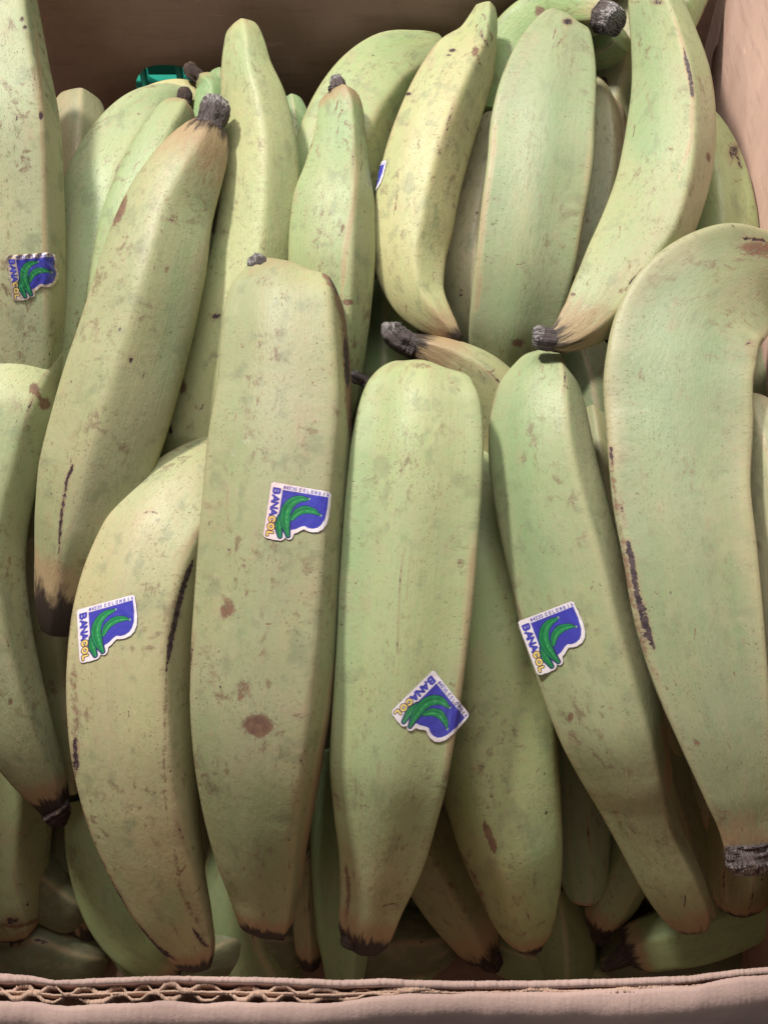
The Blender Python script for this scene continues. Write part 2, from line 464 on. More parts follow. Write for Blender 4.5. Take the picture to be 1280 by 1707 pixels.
CH = {'ridge': 0, 'bruise': 1, 'scar': 2, 'tip': 3}
ZN = {'tan': 0, 'green': 1, 'yellow': 2, 'scuff': 3}
def paint(g, marks_list):
    ns, nt = g['ns'], g['nt']
    marks = np.zeros((ns, nt, 4)); zones = np.zeros((ns, nt, 4))
    marks[..., 0] = g['ridge']; marks[..., 3] = g['tip']; marks[..., 2] = g['rub']
    px, py = proj(g['G'])
    for m in marks_list or []:
        kind = m[0]
        if m[1] == 'e':       # ellipse x y rx ry rot strength
            x, y, rx, ry, rot, k = m[2:]
            c, s_ = math.cos(math.radians(rot)), math.sin(math.radians(rot))
            dx, dy = px-x, py-y
            q = np.hypot((dx*c+dy*s_)/rx, (-dx*s_+dy*c)/ry)
            v = k*np.clip(1.35-q*.75, 0, 1) if kind in CH else k*np.clip(1.2-q, 0, 1)**.8
        else:                 # stroke points width strength
            pts, wdt, k = m[2:]
            d, fr = seg_dist(px, py, pts)
            tap = np.clip(np.sin(np.clip(fr, .02, .98)*np.pi)*1.8, 0.15, 1)
            if kind not in CH: tap = 1
            v = k*np.clip(1.25-d/(wdt*tap), 0, 1)
        v = v*g['facing']
        if kind in CH: marks[..., CH[kind]] = np.maximum(marks[..., CH[kind]], v)
        else: zones[..., ZN[kind]] = np.maximum(zones[..., ZN[kind]], v)
    return marks, zones

FRUIT = {}
SHARP_B = .20
DEEPER = dict(F26=.03, F27=.012, F28=.01, F28b=.02, F30=.022, F30b=.02, F31=.02, F32=.024, F33=.020, F34=.012, F35=.012, F42=.02, F43=.02, F25=.022, F24=.012, F37=.012, F26b=.015, F26c=.015)
GROUP = 'green plantains piled in the cardboard box'
def stem_part(name, st, root, origin, seed, mat, rough=.22, cut=None, ns=34, nt=28):
    g = build_tube(st, corners=(-60, 20, 110, 200), p=7, b=.4, ns=ns, nt=nt, seed=seed, lump=.09, rough=rough, ridge=0, flat=.9)
    r = np.random.RandomState(seed)
    g['G'] += r.uniform(-1, 1, g['G'].shape)*g['R'].max()*.035
    marks = np.zeros((ns, nt, 4))
    if cut: 
        e = np.clip(1-(g['s'][-1]-g['s'])/(cut*g['R'].max()), 0, 1)
        marks[..., 0] = e[:, None]
    me = tube_mesh(name, g, origin, marks)
    return link(name, me, mat, root)

def plantain(key, st, label, color=(.40, .44, .20), spot=.8, marks=None, stem=None, stem2=None, tipst=None, hi=False, tips=(0, 0), tiplen=.018, **kw):
    st = [(q[0], q[1], q[2], q[3]+DEEPER.get(key, 0)) for q in st]
    if tipst: tipst = [(q[0], q[1], q[2], q[3]+DEEPER.get(key, 0)) for q in tipst]
    if stem2: stem2 = [(q[0], q[1], q[2], q[3]+DEEPER.get(key, 0)) for q in stem2]
    seed = sum(ord(c)*(i*7+3) for i, c in enumerate(key))
    if hi: kw.setdefault('ns', 250); kw.setdefault('nt', 132)
    else: kw.setdefault('ns', 110); kw.setdefault('nt', 72)
    kw['b'] = min(.9, kw.get('b', .55)+SHARP_B); kw['p'] = kw.get('p', 9)*1.3
    g = build_tube(st, seed=seed, tips=tips, tiplen=tiplen, **kw)
    low = g['P'][np.argmin(g['P'][:, 2])]
    root = bpy.data.objects.new('plantain', None); C.objects.link(root)
    root.empty_display_size = .01
    root.location = low
    root['label'] = label; root['category'] = 'plantain'; root['group'] = GROUP
    marks = list(marks or [])
    if hi:
        r_ = np.random.RandomState(seed+9)
        gx, gy = proj(g['P'])
        for _ in range(16):
            k_ = r_.randint(10, len(gx)-10); w_ = g['R'][k_]*F_PX/.42
            x_ = gx[k_]+r_.uniform(-.8, .8)*w_; y_ = gy[k_]+r_.uniform(-10, 10)
            an = [r_.uniform(1.2, 1.9), r_.uniform(0, 3.14)][r_.randint(2)]; l_ = r_.uniform(4, 14); b_ = r_.uniform(-4, 4)
            c_, s_ = math.cos(an), math.sin(an)
            marks.append((['scar', 'bruise', 'bruise'][r_.randint(3)], 's', [(x_-c_*l_, y_-s_*l_), (x_+b_*s_, y_-b_*c_), (x_+c_*l_, y_+s_*l_)], r_.uniform(2.2, 3.4), r_.uniform(.45, .75)))
        for _ in range(7):
            k_ = r_.randint(10, len(gx)-10); w_ = g['R'][k_]*F_PX/.42
            marks.append(('bruise', 'e', gx[k_]+r_.uniform(-.85, .85)*w_, gy[k_], r_.uniform(4, 12), r_.uniform(6, 20), r_.uniform(-30, 30), r_.uniform(.25, .5)))
    mk, zn = paint(g, marks)
    me = tube_mesh('peel', g, low, mk, zn)
    o = link('peel', me, M_PEEL, root)
    o.color = (color[0]*.99, color[1]*.925, color[2]*1.10, min(1, spot+.2))
    if stem: stem_part('stem', stem, root, low, seed, M_STEM, cut=1.0)
    if stem2: stem_part('stem', stem2, root, low, seed+3, M_TIP, cut=.6)
    if tipst: stem_part('blossom_tip', tipst, root, low, seed+1, M_TIP, rough=.35)
    FRUIT[key] = (g, root, low)
    return g

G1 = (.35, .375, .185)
G_SHADE = (.14,.16,.08)  # deepest fruit: green darkened, the shade of the gaps put into the colour

#FRUITS
exec_fruits = None
plantain('P8', [(490,455,34,.003),(484,466,120,.002),(477,497,182,.001),(475,548,205,0),(475,650,222,0),(466,750,237,0),(458,850,240,0),(450,950,241,0),(443,1050,241,0),(437,1150,236,.001),(432,1250,216,.003),(431,1330,190,.007),(434,1410,156,.012),(441,1480,122,.017),(443,1520,100,.020),(444,1540,84,.022),(445,1551,56,.023)],
 'broad upright plantain left of centre with a sticker high up and brown patches below', G1, .75, hi=True, stem2=None,
 corners=(-84, 40, 92, 150, 215), b=.5, p=8, ridge=.30, twist=-8, tips=(.25, .85), tiplen=.011,
 stem=[(454,470,32,-.002),(443,455,30,-.004),(432,442,36,-.005),(424,430,26,-.005)],
 marks=[('bruise','e',430,1210,24,18,5,1),('bruise','e',405,1150,14,26,10,.62),('bruise','e',379,1016,14,22,25,.72),('bruise','e',440,468,26,14,0,.5),('bruise','e',470,495,12,12,0,.45),
  ('scar','s',[(575,560),(578,610),(580,650)],7,.95),('scar','s',[(547,455),(560,480),(563,495)],5,.9),('bruise','s',[(530,445),(560,478),(576,540),(582,640),(584,740)],15,.72),('scuff','e',412,735,10,26,10,1),('scuff','e',388,756,6,10,0,1),('yellow','s',[(520,455),(562,490),(574,560),(576,640)],30,.55),
  ('tan','e',500,640,90,150,0,.55),('tan','e',540,850,40,180,0,.4),('ridge','s',[(556,1100),(548,1190),(530,1290),(512,1400),(500,1480)],10,.9),
  ('green','e',440,1400,60,120,0,.7),('tan','e',420,1270,90,60,0,.3),('scar','s',[(380,818),(379,850),(378,882)],3,.55),('scar','e',383,919,4,4,0,.8),
  ('bruise','s',[(434,1045),(446,1040),(458,1042)],3,.6),('bruise','e',442,985,8,16,10,.45),('bruise','e',465,968,9,26,0,.4)])

plantain('P9', [(706,616,24,.005),(703,627,112,.004),(699,658,176,.002),(698,700,204,.001),(692,780,219,0),(685,870,222,0),(678,970,222,0),(670,1070,215,0),(660,1170,207,.001),(650,1260,197,.002),(643,1340,172,.005),(636,1420,140,.009),(622,1490,108,.014),(610,1545,88,.018),(604,1580,46,.021)],
 'bright green middle front plantain with a tilted sticker hanging over its right edge', (.38,.455,.205), .55, hi=True,
 corners=(-88, 72, 120, 180, 235), b=.42, p=8, ridge=.3, tips=(.2, .85), tiplen=.018,
 stem=[(622,650,20,.014),(608,636,20,.014),(592,628,22,.012),(585,624,18,.012)],
 marks=[('green','e',590,950,28,260,4,.8),('yellow','e',730,700,70,150,0,.45),('green','e',610,1300,60,120,0,.4),('bruise','e',702,610,22,7,0,.6),('bruise','s',[(738,626),(758,642),(772,660)],7,.5),
  ('scar','s',[(676,890),(668,960),(662,1080),(665,1096)],2.6,.62),('scar','s',[(688,890),(682,950),(676,1010)],2.2,.5),('bruise','e',768,940,8,14,0,.62),('tan','e',620,1480,90,70,0,.65),('bruise','e',640,1500,50,50,0,.33),
  ('ridge','s',[(792,850),(786,950),(770,1120),(752,1230),(738,1310)],9,.9),('bruise','s',[(575,1430),(582,1490),(575,1545)],7,.7),('scar','e',575,1560,10,10,0,.9),('scar','s',[(570,1570),(600,1582),(640,1572)],7,.85),('bruise','e',755,1140,5,8,0,.8),('tan','e',700,860,50,90,0,.35)],
 tipst=[(590,1572,24,.018),(580,1568,26,.016),(572,1560,16,.016)])

plantain('P10', [(918,580,18,.010),(914,592,42,.009),(905,614,88,.007),(899,647,134,.006),(897,700,162,.005),(905,780,178,.004),(922,860,186,.004),(944,950,190,.004),(965,1040,191,.004),(990,1120,188,.004),(1015,1200,178,.004),(1042,1280,152,.006),(1062,1340,124,.009),(1086,1400,108,.012),(1115,1460,102,.015),(1142,1512,86,.018),(1158,1545,46,.020)],
 'smooth plantain right of centre slanting down rightwards with a sticker on its left side', (.365,.42,.20), .5, hi=True,
 corners=(-86, 34, 88, 160, 225), b=.52, p=9, ridge=.35, twist=6, tips=(0, .5), tiplen=.014,
 marks=[('green','s',[(860,680),(870,800),(900,950)],40,.6),('tan','s',[(968,690),(985,800),(1010,920),(1040,1040),(1065,1120)],30,.55),('scar','s',[(948,827),(952,838),(956,850)],3.5,.85),('bruise','e',950,1195,6,10,20,.7),('bruise','e',1025,1355,12,5,0,.6),
  ('ridge','s',[(1100,1200),(1114,1260),(1112,1330)],8,1),('tan','e',1075,1290,40,60,0,.4),('bruise','s',[(1118,1530),(1120,1545),(1130,1552)],4,.5),('bruise','e',845,691,3,3,0,.6),('bruise','s',[(912,878),(918,890)],2.5,.6),('bruise','s',[(936,875),(942,884)],2.5,.6),
  ('bruise','e',916,616,8,3,0,.5),('green','e',900,620,40,40,0,.5),('scuff','e',889,738,6,5,0,1),('scuff','e',905,820,14,16,0,.8)])

plantain('P16', [(1410,420,44,.0),(1356,436,78,-.001),(1292,446,108,-.002),(1214,474,192,-.004),(1152,538,230,-.006),(1130,628,238,-.008),(1131,720,234,-.010),(1134,820,222,-.013),(1148,920,214,-.016),(1162,1020,206,-.018),(1182,1120,184,-.020),(1206,1220,148,-.021),(1227,1310,112,-.021),(1240,1370,86,-.020),(1246,1405,78,-.019)],
 'large flat curved plantain at the right with a dark split on its left edge', (.285,.335,.165), .5, hi=True,
 corners=(-66, 70, 118, 180, 236), b=.62, p=10, ridge=.40, twist=0, tips=(0, .35), tiplen=.018, flat=.78,
 stem=[(1244,1398,74,-.019),(1246,1413,76,-.019),(1249,1428,82,-.019),(1252,1444,64,-.019),(1254,1453,30,-.019)],
 marks=[('scar','s',[(1035,880),(1052,930),(1060,985),(1078,1050),(1092,1100)],9,1.0),('scar','s',[(1016,742),(1020,775)],5,.85),('scar','s',[(1028,810),(1036,850),(1042,890)],3,.6),('scar','s',[(1092,1110),(1102,1140)],4,.6),('bruise','s',[(1012,730),(1030,850),(1046,960),(1070,1070),(1105,1160)],12,.6),('scar','s',[(1040,890),(1056,985),(1090,1100),(1110,1165)],3,.6),
  ('tan','s',[(1150,415),(1075,460),(1030,540),(1015,640),(1018,760)],26,.7),('green','e',1130,560,60,50,0,.3),('bruise','e',1265,415,40,16,0,.7),('scar','s',[(1232,396),(1280,402)],6,.8),('scar','s',[(1238,400),(1244,420)],3,.6),
  ('scar','s',[(1240,560),(1244,572),(1250,582)],3,.75),('tan','e',1230,520,40,60,0,.5),('tan','s',[(1230,700),(1235,830),(1250,1000),(1262,1120)],22,.5),('bruise','e',1160,1240,6,14,-30,.6),('bruise','s',[(1212,1235),(1217,1250)],3,.6),
  ('green','e',1130,700,70,160,0,.25),('bruise','s',[(1060,960),(1075,955)],7,.5),('scuff','e',1055,592,10,14,0,1),('bruise','e',1140,955,28,18,0,.25),('scar','e',1240,1068,3,6,0,.6)])

plantain('P12', [(420,735,60,.035),(372,775,120,.030),(305,845,178,.022),(257,930,199,.016),(229,1020,206,.013),(218,1120,206,.012),(221,1220,204,.012),(234,1320,190,.013),(252,1400,168,.015),(277,1480,138,.018),(305,1545,104,.021),(322,1582,76,.023),(329,1604,52,.026)],
 'tan green lower left plantain with a sticker and a dark line along its right ridge', (.42,.42,.205), .7, hi=True,
 corners=(-82, 30, 86, 150, 220), b=.5, p=9, ridge=.45, twist=14, tips=(0, .85), tiplen=.010,
 marks=[('scar','s',[(326,925),(312,960),(298,1010),(285,1070),(278,1120)],7,.92),('bruise','s',[(278,1120),(275,1200),(274,1290),(282,1400)],6,.62),('scar','s',[(175,1450),(215,1530),(262,1580),(300,1605)],8,.8),('bruise','s',[(150,1400),(180,1460),(230,1550)],10,.6),
  ('scar','s',[(127,1225),(126,1260),(128,1290)],9,.75),('bruise','s',[(120,1080),(126,1200),(126,1310)],14,.55),('tan','e',250,880,90,60,-40,.4),('tan','e',210,1120,110,120,0,.4),('yellow','e',230,1180,40,120,0,.5),('bruise','e',248,1425,40,34,0,.33),('green','e',280,1520,30,40,30,.6),
  ('bruise','s',[(290,1400),(300,1480),(340,1560)],10,.55),('scar','s',[(320,1545),(338,1572),(350,1580)],6,.8),('tan','s',[(300,1080),(300,1250),(310,1400)],26,.5),('scar','e',158,1012,4,4,0,.8),('bruise','e',235,895,5,12,0,.3)])

plantain('P2', [(352,206,46,.002),(338,238,88,.003),(310,290,122,.004),(283,350,146,.006),(256,450,172,.008),(227,560,184,.012),(197,660,190,.016),(166,770,188,.021),(141,870,162,.026),(118,945,118,.030),(104,1005,88,.033),(96,1052,52,.036)],
 'long upper left plantain with a brown shoulder, thick grey stem and orange brown scar', (.375,.40,.19), .6, hi=True,
 corners=(-78, -12, 55, 125, 205), b=.55, p=10, ridge=.22, twist=-10, tips=(.58, .85), tiplen=.026,
 stem=[(343,230,56,.001),(350,210,47,0),(357,190,52,-.001),(362,172,42,-.001)],
 marks=[('bruise','e',199,352,9,27,20,.9),('bruise','s',[(300,240),(270,275)],10,.35),('tan','s',[(280,270),(262,330),(232,430)],12,.6),('scar','s',[(127,765),(112,800),(103,860),(98,930)],5,.8),('bruise','e',310,325,18,14,0,.42),('bruise','s',[(280,420),(240,600)],20,.25),
  ('tan','e',130,800,60,120,0,.6),('bruise','e',140,950,60,60,0,.35),('bruise','e',280,450,6,8,0,.6),('scar','e',218,600,4,6,0,.8),('bruise','e',350,280,30,60,0,.45),('tan','e',230,680,80,100,0,.35),('green','s',[(330,330),(300,480),(270,640)],20,.4)])

plantain('P13', [(122,566,18,.040),(92,585,50,.036),(50,625,112,.030),(8,700,160,.026),(-24,800,168,.026),(-42,900,168,.028),(-40,1000,168,.030),(-16,1100,152,.033),(18,1195,128,.036),(54,1270,96,.040),(82,1322,66,.044),(96,1352,44,.046)],
 'curved left edge plantain with a pale shoulder and a two lobed brown mark', (.37,.41,.20), .6, hi=True,
 corners=(-70, 22, 80, 150, 225), b=.55, p=9, ridge=.2, tips=(0, .85), tiplen=.014,
 marks=[('bruise','e',58,648,9,10,0,.9),('bruise','e',75,673,10,11,0,.9),('bruise','s',[(58,650),(74,672)],7,.8),('yellow','e',30,640,50,50,0,.5),('bruise','e',18,1170,4,9,0,.7),('tan','s',[(20,1100),(60,1220),(90,1310)],18,.5),('scar','s',[(85,1350),(110,1358)],8,.8)],
 tipst=[(88,1345,50,.044),(100,1358,40,.046),(112,1362,14,.048)])

plantain('F1', [(-12,-70,120,-.02),(-10,0,142,-.018),(-2,100,162,-.012),(10,220,180,-.004),(16,340,180,.006),(20,460,176,.016),(20,580,170,.030),(15,700,150,.045),(10,800,110,.055)],
 'tall pale plantain in the upper left corner carrying a crinkled foil edged sticker', (.42,.45,.235), .8, hi=True,
 corners=(-60, 40, 100, 165, 230), b=.62, p=12, ridge=.28, twist=6,
 marks=[('green','e',25,120,50,160,0,.35),('scar','e',38,32,4,4,0,.9),('scar','e',42,46,4,4,0,.9),('scar','e',69,192,4,8,0,.9),('ridge','s',[(58,20),(68,150),(74,300),(76,450),(78,570)],7,.8),('tan','s',[(90,200),(95,350),(98,520)],20,.5),('green','e',40,30,30,60,0,.5)])

plantain('F6', [(402,41,16,.010),(404,50,50,.010),(407,72,66,.010),(411,115,84,.011),(424,180,112,.014),(434,260,126,.018),(432,350,134,.022),(417,450,142,.026),(388,550,150,.031),(358,650,146,.036),(332,740,134,.041),(310,820,110,.046)],
 'tall pale green plantain with a blunt knobbed top standing behind the dark grey stem', (.44,.48,.215), .5, hi=True,
 corners=(-80, 5, 66, 140, 215), b=.52, p=10, ridge=.18, twist=0, tips=(.3, 0), tiplen=.008,
 marks=[('green','e',405,100,36,50,0,.6),('bruise','e',420,52,16,10,0,.4),('bruise','e',395,88,9,6,0,.4),('scar','e',360,527,9,5,0,.8),('bruise','e',304,645,7,14,0,.8),('yellow','s',[(440,200),(440,330),(420,470)],26,.4),('tan','e',330,690,40,60,0,.4),('scar','e',285,718,4,8,0,.8)])

plantain('F9', [(562,154,34,.012),(566,168,66,.012),(568,215,82,.012),(563,280,106,.012),(556,350,138,.013),(553,430,144,.015),(552,520,132,.019),(546,620,116,.024),(540,700,90,.030)],
 'plantain with a tapering green neck and small dark stub, left of the yellowish one', (.36,.43,.185), .85, hi=True,
 corners=(-76, 26, 84, 150, 222), b=.58, p=11, ridge=.35, twist=-4, tips=(.55, 0), tiplen=.010,
 stem=[(563,160,30,.012),(563,150,32,.011),(563,140,26,.010),(561,130,18,.010)],
 marks=[('green','e',565,210,45,70,0,.75),('bruise','e',572,232,14,18,0,.35),('bruise','e',520,370,10,18,0,.4),('ridge','s',[(596,250),(590,340),(575,420),(570,500)],8,.8),('bruise','s',[(574,372),(568,390)],4,.7),('bruise','e',580,504,11,6,0,.8),('tan','e',600,400,24,120,0,.45)])

plantain('P5', [(809,14,34,.012),(806,30,46,.012),(796,62,66,.012),(770,110,112,.014),(735,190,132,.016),(706,280,138,.018),(689,370,135,.020),(684,440,120,.021),(700,498,92,.020),(735,540,54,.018),(766,566,14,.017)],
 'yellowish curved plantain at the top with a green neck and pointed orange tip', (.50,.50,.225), .6, hi=True,
 corners=(-78, 12, 78, 150, 225), b=.55, p=11, ridge=.22, twist=-6, tips=(0, .62), tiplen=.013,
 marks=[('green','e',812,35,30,40,0,.9),('bruise','e',792,86,6,10,10,.8),('scar','e',754,84,6,3,0,.9),('scar','e',748,92,4,2,0,.8),('scar','e',681,157,5,3,0,.9),('ridge','s',[(738,60),(700,110),(665,180),(640,260)],7,.6),('bruise','s',[(662,316),(660,340),(655,365)],4,.6),('tan','e',680,215,18,26,0,.4),
  ('yellow','s',[(660,400),(690,480),(740,540)],36,.7),('bruise','s',[(730,548),(760,566)],7,.7),('scar','s',[(728,548),(745,562),(768,568)],6,.7),('scar','s',[(802,48),(803,60),(815,80)],4,.6),('bruise','s',[(735,58),(742,48)],6,.6)])

plantain('P6', [(945,31,14,.012),(940,40,62,.012),(930,75,106,.012),(917,130,142,.013),(905,200,164,.014),(898,280,172,.015),(886,360,168,.018),(875,440,162,.023),(860,520,150,.032),(846,600,124,.045),(838,680,90,.058)],
 'broad pale green plantain with a dark dot on its rounded top', (.345,.40,.20), .4, hi=True,
 corners=(-72, 78, 130, 180, 232), b=.6, p=11, ridge=.32, twist=4, tips=(.2, .2), tiplen=.006,
 marks=[('scar','e',946,36,9,6,0,.8),('bruise','e',942,60,6,8,0,.5),('ridge','s',[(826,195),(818,280),(804,360),(798,460),(794,540)],6,.95),('ridge','s',[(984,200),(978,320),(966,400),(955,440)],7,.7),('bruise','e',968,278,7,22,5,.4),('bruise','e',863,572,12,9,0,.75),('bruise','e',878,415,12,10,0,.32),('green','e',920,200,50,120,0,.35),
  ('tan','s',[(890,60),(850,140),(828,200)],12,.6),('green','e',850,500,50,60,0,.4),('bruise','e',875,480,14,26,0,.25)])

plantain('P7', [(1086,-60,66,.0),(1090,0,86,0),(1106,70,108,0),(1118,140,130,0),(1117,220,146,0),(1107,290,152,0),(1083,365,152,-.001),(1046,435,142,-.003),(1008,495,122,-.005),(966,542,86,-.006),(934,563,54,-.006),(915,568,38,-.006)],
 'curved plantain at the upper right ending in an orange shoulder and short grey stem', (.38,.43,.20), .5, hi=True,
 corners=(-80, 28, 86, 150, 220), b=.6, p=11, ridge=.25, twist=10, tips=(0, .58), tiplen=.018,
 stem=[(922,566,38,-.006),(908,565,40,-.007),(896,562,40,-.007),(888,562,32,-.007)],
 marks=[('green','s',[(1070,20),(1085,120),(1080,240)],36,.75),('scar','s',[(1138,80),(1150,130),(1155,170)],6,.85),('ridge','s',[(1120,15),(1138,80),(1154,160),(1152,230),(1130,300)],6,.9),('tan','s',[(1175,150),(1175,280),(1140,380)],24,.7),('bruise','e',1180,263,4,9,0,.8),
  ('scar','s',[(1048,475),(1062,460),(1076,444)],6,.85),('bruise','s',[(1030,490),(1046,478)],8,.6),('bruise','s',[(925,555),(960,535),(1000,515)],22,.42),('yellow','s',[(920,556),(970,535)],20,.6),('tan','e',1000,510,50,20,-40,.5),('scar','e',954,491,5,4,0,.7),('scar','e',1096,4,10,5,0,.7),('scar','s',[(1078,150),(1080,170),(1086,195)],2.6,.5),('bruise','e',1118,248,6,3,0,.6),
  ('tan','s',[(1130,330),(1080,420),(1010,490)],16,.6)])

plantain('F36', [(688,576,42,.020),(715,586,56,.020),(755,606,80,.022),(800,640,104,.026),(836,692,120,.032),(854,760,122,.038),(860,850,100,.044)],
 'plantain lying across behind the middle pair with a flared grey stem pointing left', (.42,.42,.19), .7, hi=True,
 corners=(-60, 30, 90, 160, 220), b=.5, p=9, ridge=.3, tips=(.62, 0), tiplen=.017,
 stem=[(694,580,44,.020),(678,572,42,.019),(662,562,42,.017),(654,550,40,.016),(654,538,30,.015)],
 marks=[('bruise','e',700,575,16,16,0,.5),('tan','e',760,590,50,24,0,.5),('green','e',810,590,50,20,20,.4),('bruise','s',[(812,618),(818,622),(826,614)],3,.7),('bruise','e',790,664,5,8,0,.7)])

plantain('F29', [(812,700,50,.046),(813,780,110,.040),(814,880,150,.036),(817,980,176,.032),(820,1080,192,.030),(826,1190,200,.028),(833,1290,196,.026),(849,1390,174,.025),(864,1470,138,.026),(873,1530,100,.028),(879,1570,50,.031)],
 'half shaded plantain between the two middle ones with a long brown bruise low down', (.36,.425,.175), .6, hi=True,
 corners=(-74, -18, 58, 130, 200), b=.45, p=8, ridge=.2, tips=(0, .6), tiplen=.009,
 marks=[('bruise','s',[(805,1365),(818,1400),(825,1425)],10,.85),('yellow','e',820,1260,50,70,0,.5),('bruise','s',[(755,1405),(790,1460),(812,1520)],9,.6),('tan','e',790,1200,50,80,0,.4),('green','e',900,1420,30,80,0,.6),('bruise','s',[(815,1530),(870,1560),(918,1530)],9,.5),('scar','s',[(858,1380),(872,1378)],2.5,.5),('scar','s',[(858,1395),(870,1393)],2.5,.5)],
 tipst=[(876,1560,34,.029),(886,1574,36,.030),(894,1582,22,.031)])

# ---- second row and fruit behind
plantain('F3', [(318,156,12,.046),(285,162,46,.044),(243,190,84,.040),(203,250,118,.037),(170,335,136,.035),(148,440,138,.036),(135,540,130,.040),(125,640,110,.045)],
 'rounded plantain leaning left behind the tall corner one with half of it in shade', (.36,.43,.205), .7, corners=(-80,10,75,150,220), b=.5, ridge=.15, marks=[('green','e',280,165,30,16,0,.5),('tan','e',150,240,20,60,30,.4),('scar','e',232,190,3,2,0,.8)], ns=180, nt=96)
plantain('F3a', [(342,168,30,.060),(310,160,52,.060),(262,172,62,.060),(215,215,70,.062),(180,290,80,.064)],
 'thin yellowish arc of a plantain below the green plastic in the box wall', (.48,.48,.20), .5, corners=(-80,10,75,150,220))
plantain('F2', [(135,158,14,.070),(134,168,66,.070),(132,205,92,.070),(128,270,110,.070),(126,360,120,.070),(126,460,110,.070)],
 'dull tan rounded plantain top behind the tall corner one', (.33,.32,.17), .7)
plantain('F4', [(305,172,24,.026),(296,190,62,.025),(276,230,82,.024),(248,300,100,.024),(222,380,110,.025),(205,470,110,.028),(190,560,100,.032)],
 'narrow green plantain tucked along the left flank of the brown shouldered one', (.35,.42,.19), .9, ridge=.2, tips=(.4,0), tiplen=.008,
 stem2=[(300,186,22,.024),(306,172,26,.023),(308,158,26,.022),(304,150,18,.022)])
plantain('F5', [(338,130,26,.052),(350,146,46,.052),(352,180,56,.052),(350,230,62,.054),(345,300,70,.056)],
 'small bright green plantain end with a frayed dark stem beside the green plastic', (.24,.40,.16), .8, ridge=.3, tips=(.3,0), tiplen=.006,
 stem2=[(342,138,26,.052),(331,128,24,.051),(320,118,26,.050),(318,108,18,.050)])
plantain('F5b', [(366,116,10,.060),(366,124,30,.060),(362,160,44,.060),(360,220,50,.060)], 'sliver of green plantain tucked between the frayed stem and the tall knobbed one', (.27,.41,.17), .8)
plantain('F7', [(486,160,12,.056),(488,172,34,.056),(492,210,52,.056),(495,280,60,.056)],
 'small green plantain tip peeping out right of the tall knobbed one', (.27,.40,.18), .9)
plantain('F8', [(735,72,30,.044),(702,88,74,.043),(652,118,124,.042),(603,180,152,.040),(570,260,160,.040),(550,350,150,.042),(545,440,130,.046)],
 'large arched green plantain behind the yellowish one', (.36,.44,.185), .55, ridge=.4, ns=180, nt=96, corners=(-70, 20, 80, 150, 225), p=11, b=.55,
 marks=[('bruise','e',704,62,16,5,10,.5),('yellow','e',600,120,50,50,0,.3),('tan','e',520,220,20,60,0,.5)])
plantain('F11', [(846,186,20,.050),(834,200,50,.048),(812,270,84,.046),(796,350,102,.045),(787,440,108,.045),(792,520,96,.048),(806,590,60,.054)],
 'slim pale plantain squeezed between the yellowish one and the broad pale one', (.44,.42,.235), .8, ridge=.3, ns=160, nt=84, marks=[('scar','e',768,484,3,3,0,.8),('scar','e',768,492,3,3,0,.8),('scar','e',795,355,3,3,0,.8),('tan','e',790,300,30,80,0,.6)])
plantain('F13', [(985,132,16,.048),(990,150,44,.047),(997,210,72,.046),(992,300,88,.046),(972,390,98,.047),(945,470,90,.050)],
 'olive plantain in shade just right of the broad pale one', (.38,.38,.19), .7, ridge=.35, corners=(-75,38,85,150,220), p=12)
plantain('F14', [(1008,26,52,.012),(975,26,78,.020),(930,32,104,.030),(880,66,118,.038),(842,120,116,.046),(815,200,100,.054)],
 'plantain lying across at the very top with a pale grey cut stem', (.29,.42,.15), .5, ridge=.35, ns=160, nt=96, corners=(-60, 15, 85, 150, 220), p=10, tips=(.25,0), tiplen=.012,
 stem=[(1004,28,54,.011),(1016,32,52,.008),(1026,38,44,.006)],
 marks=[('bruise','e',900,18,9,10,0,.8),('tan','e',1000,12,24,20,0,.8),('yellow','e',990,8,26,16,0,.7)])
plantain('F14b', [(1062,-60,60,.03),(1058,10,90,.045),(1046,80,104,.05),(1030,150,90,.055),(1015,230,80,.06),(1005,320,80,.065)],
 'shaded plantain behind the cut grey stem at the top', (.34,.36,.18), .7)
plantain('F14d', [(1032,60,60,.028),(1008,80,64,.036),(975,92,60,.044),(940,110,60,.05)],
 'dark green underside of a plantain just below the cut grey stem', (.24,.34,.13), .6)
plantain('F14e', [(1012,150,20,.050),(1016,175,40,.050),(1018,230,52,.052),(1016,300,60,.056)],
 'small plantain end with a withered dark tip left of the upper right one', (.36,.32,.18), .9, tips=(.9,0), tiplen=.010,
 stem2=[(1012,160,20,.050),(1008,146,20,.048),(1006,132,14,.047)])
plantain('F14f', [(1168,-60,56,.02),(1144,0,66,.025),(1122,50,64,.03),(1104,100,56,.036),(1096,180,50,.042)],
 'green plantain sliver in the top right beside the box corner', (.33,.44,.19), .4)
plantain('F15b', [(1166,176,16,.030),(1172,200,50,.030),(1182,255,92,.030),(1194,325,114,.030),(1198,400,128,.032),(1190,500,124,.038),(1180,600,110,.046)],
 'green plantain against the right box wall with purple marks on its outer edge', (.36,.45,.19), .5, ridge=.2, ns=160, nt=84, corners=(-70,5,82,150,220),
 marks=[('scar','e',1222,252,10,14,30,.7),('scar','s',[(1212,240),(1230,265),(1236,285)],5,.7),('bruise','s',[(1222,305),(1238,297)],3,.6)])
plantain('F17', [(1252,664,30,-.006),(1262,700,78,-.010),(1284,790,108,-.012),(1300,900,122,-.012),(1304,1020,124,-.012),(1304,1140,120,-.010),(1304,1260,110,-.006),(1300,1360,84,.0)],
 'tan olive plantain at the right edge mostly behind the large flat one', (.40,.40,.22), .5, corners=(-75,0,75,150,220))
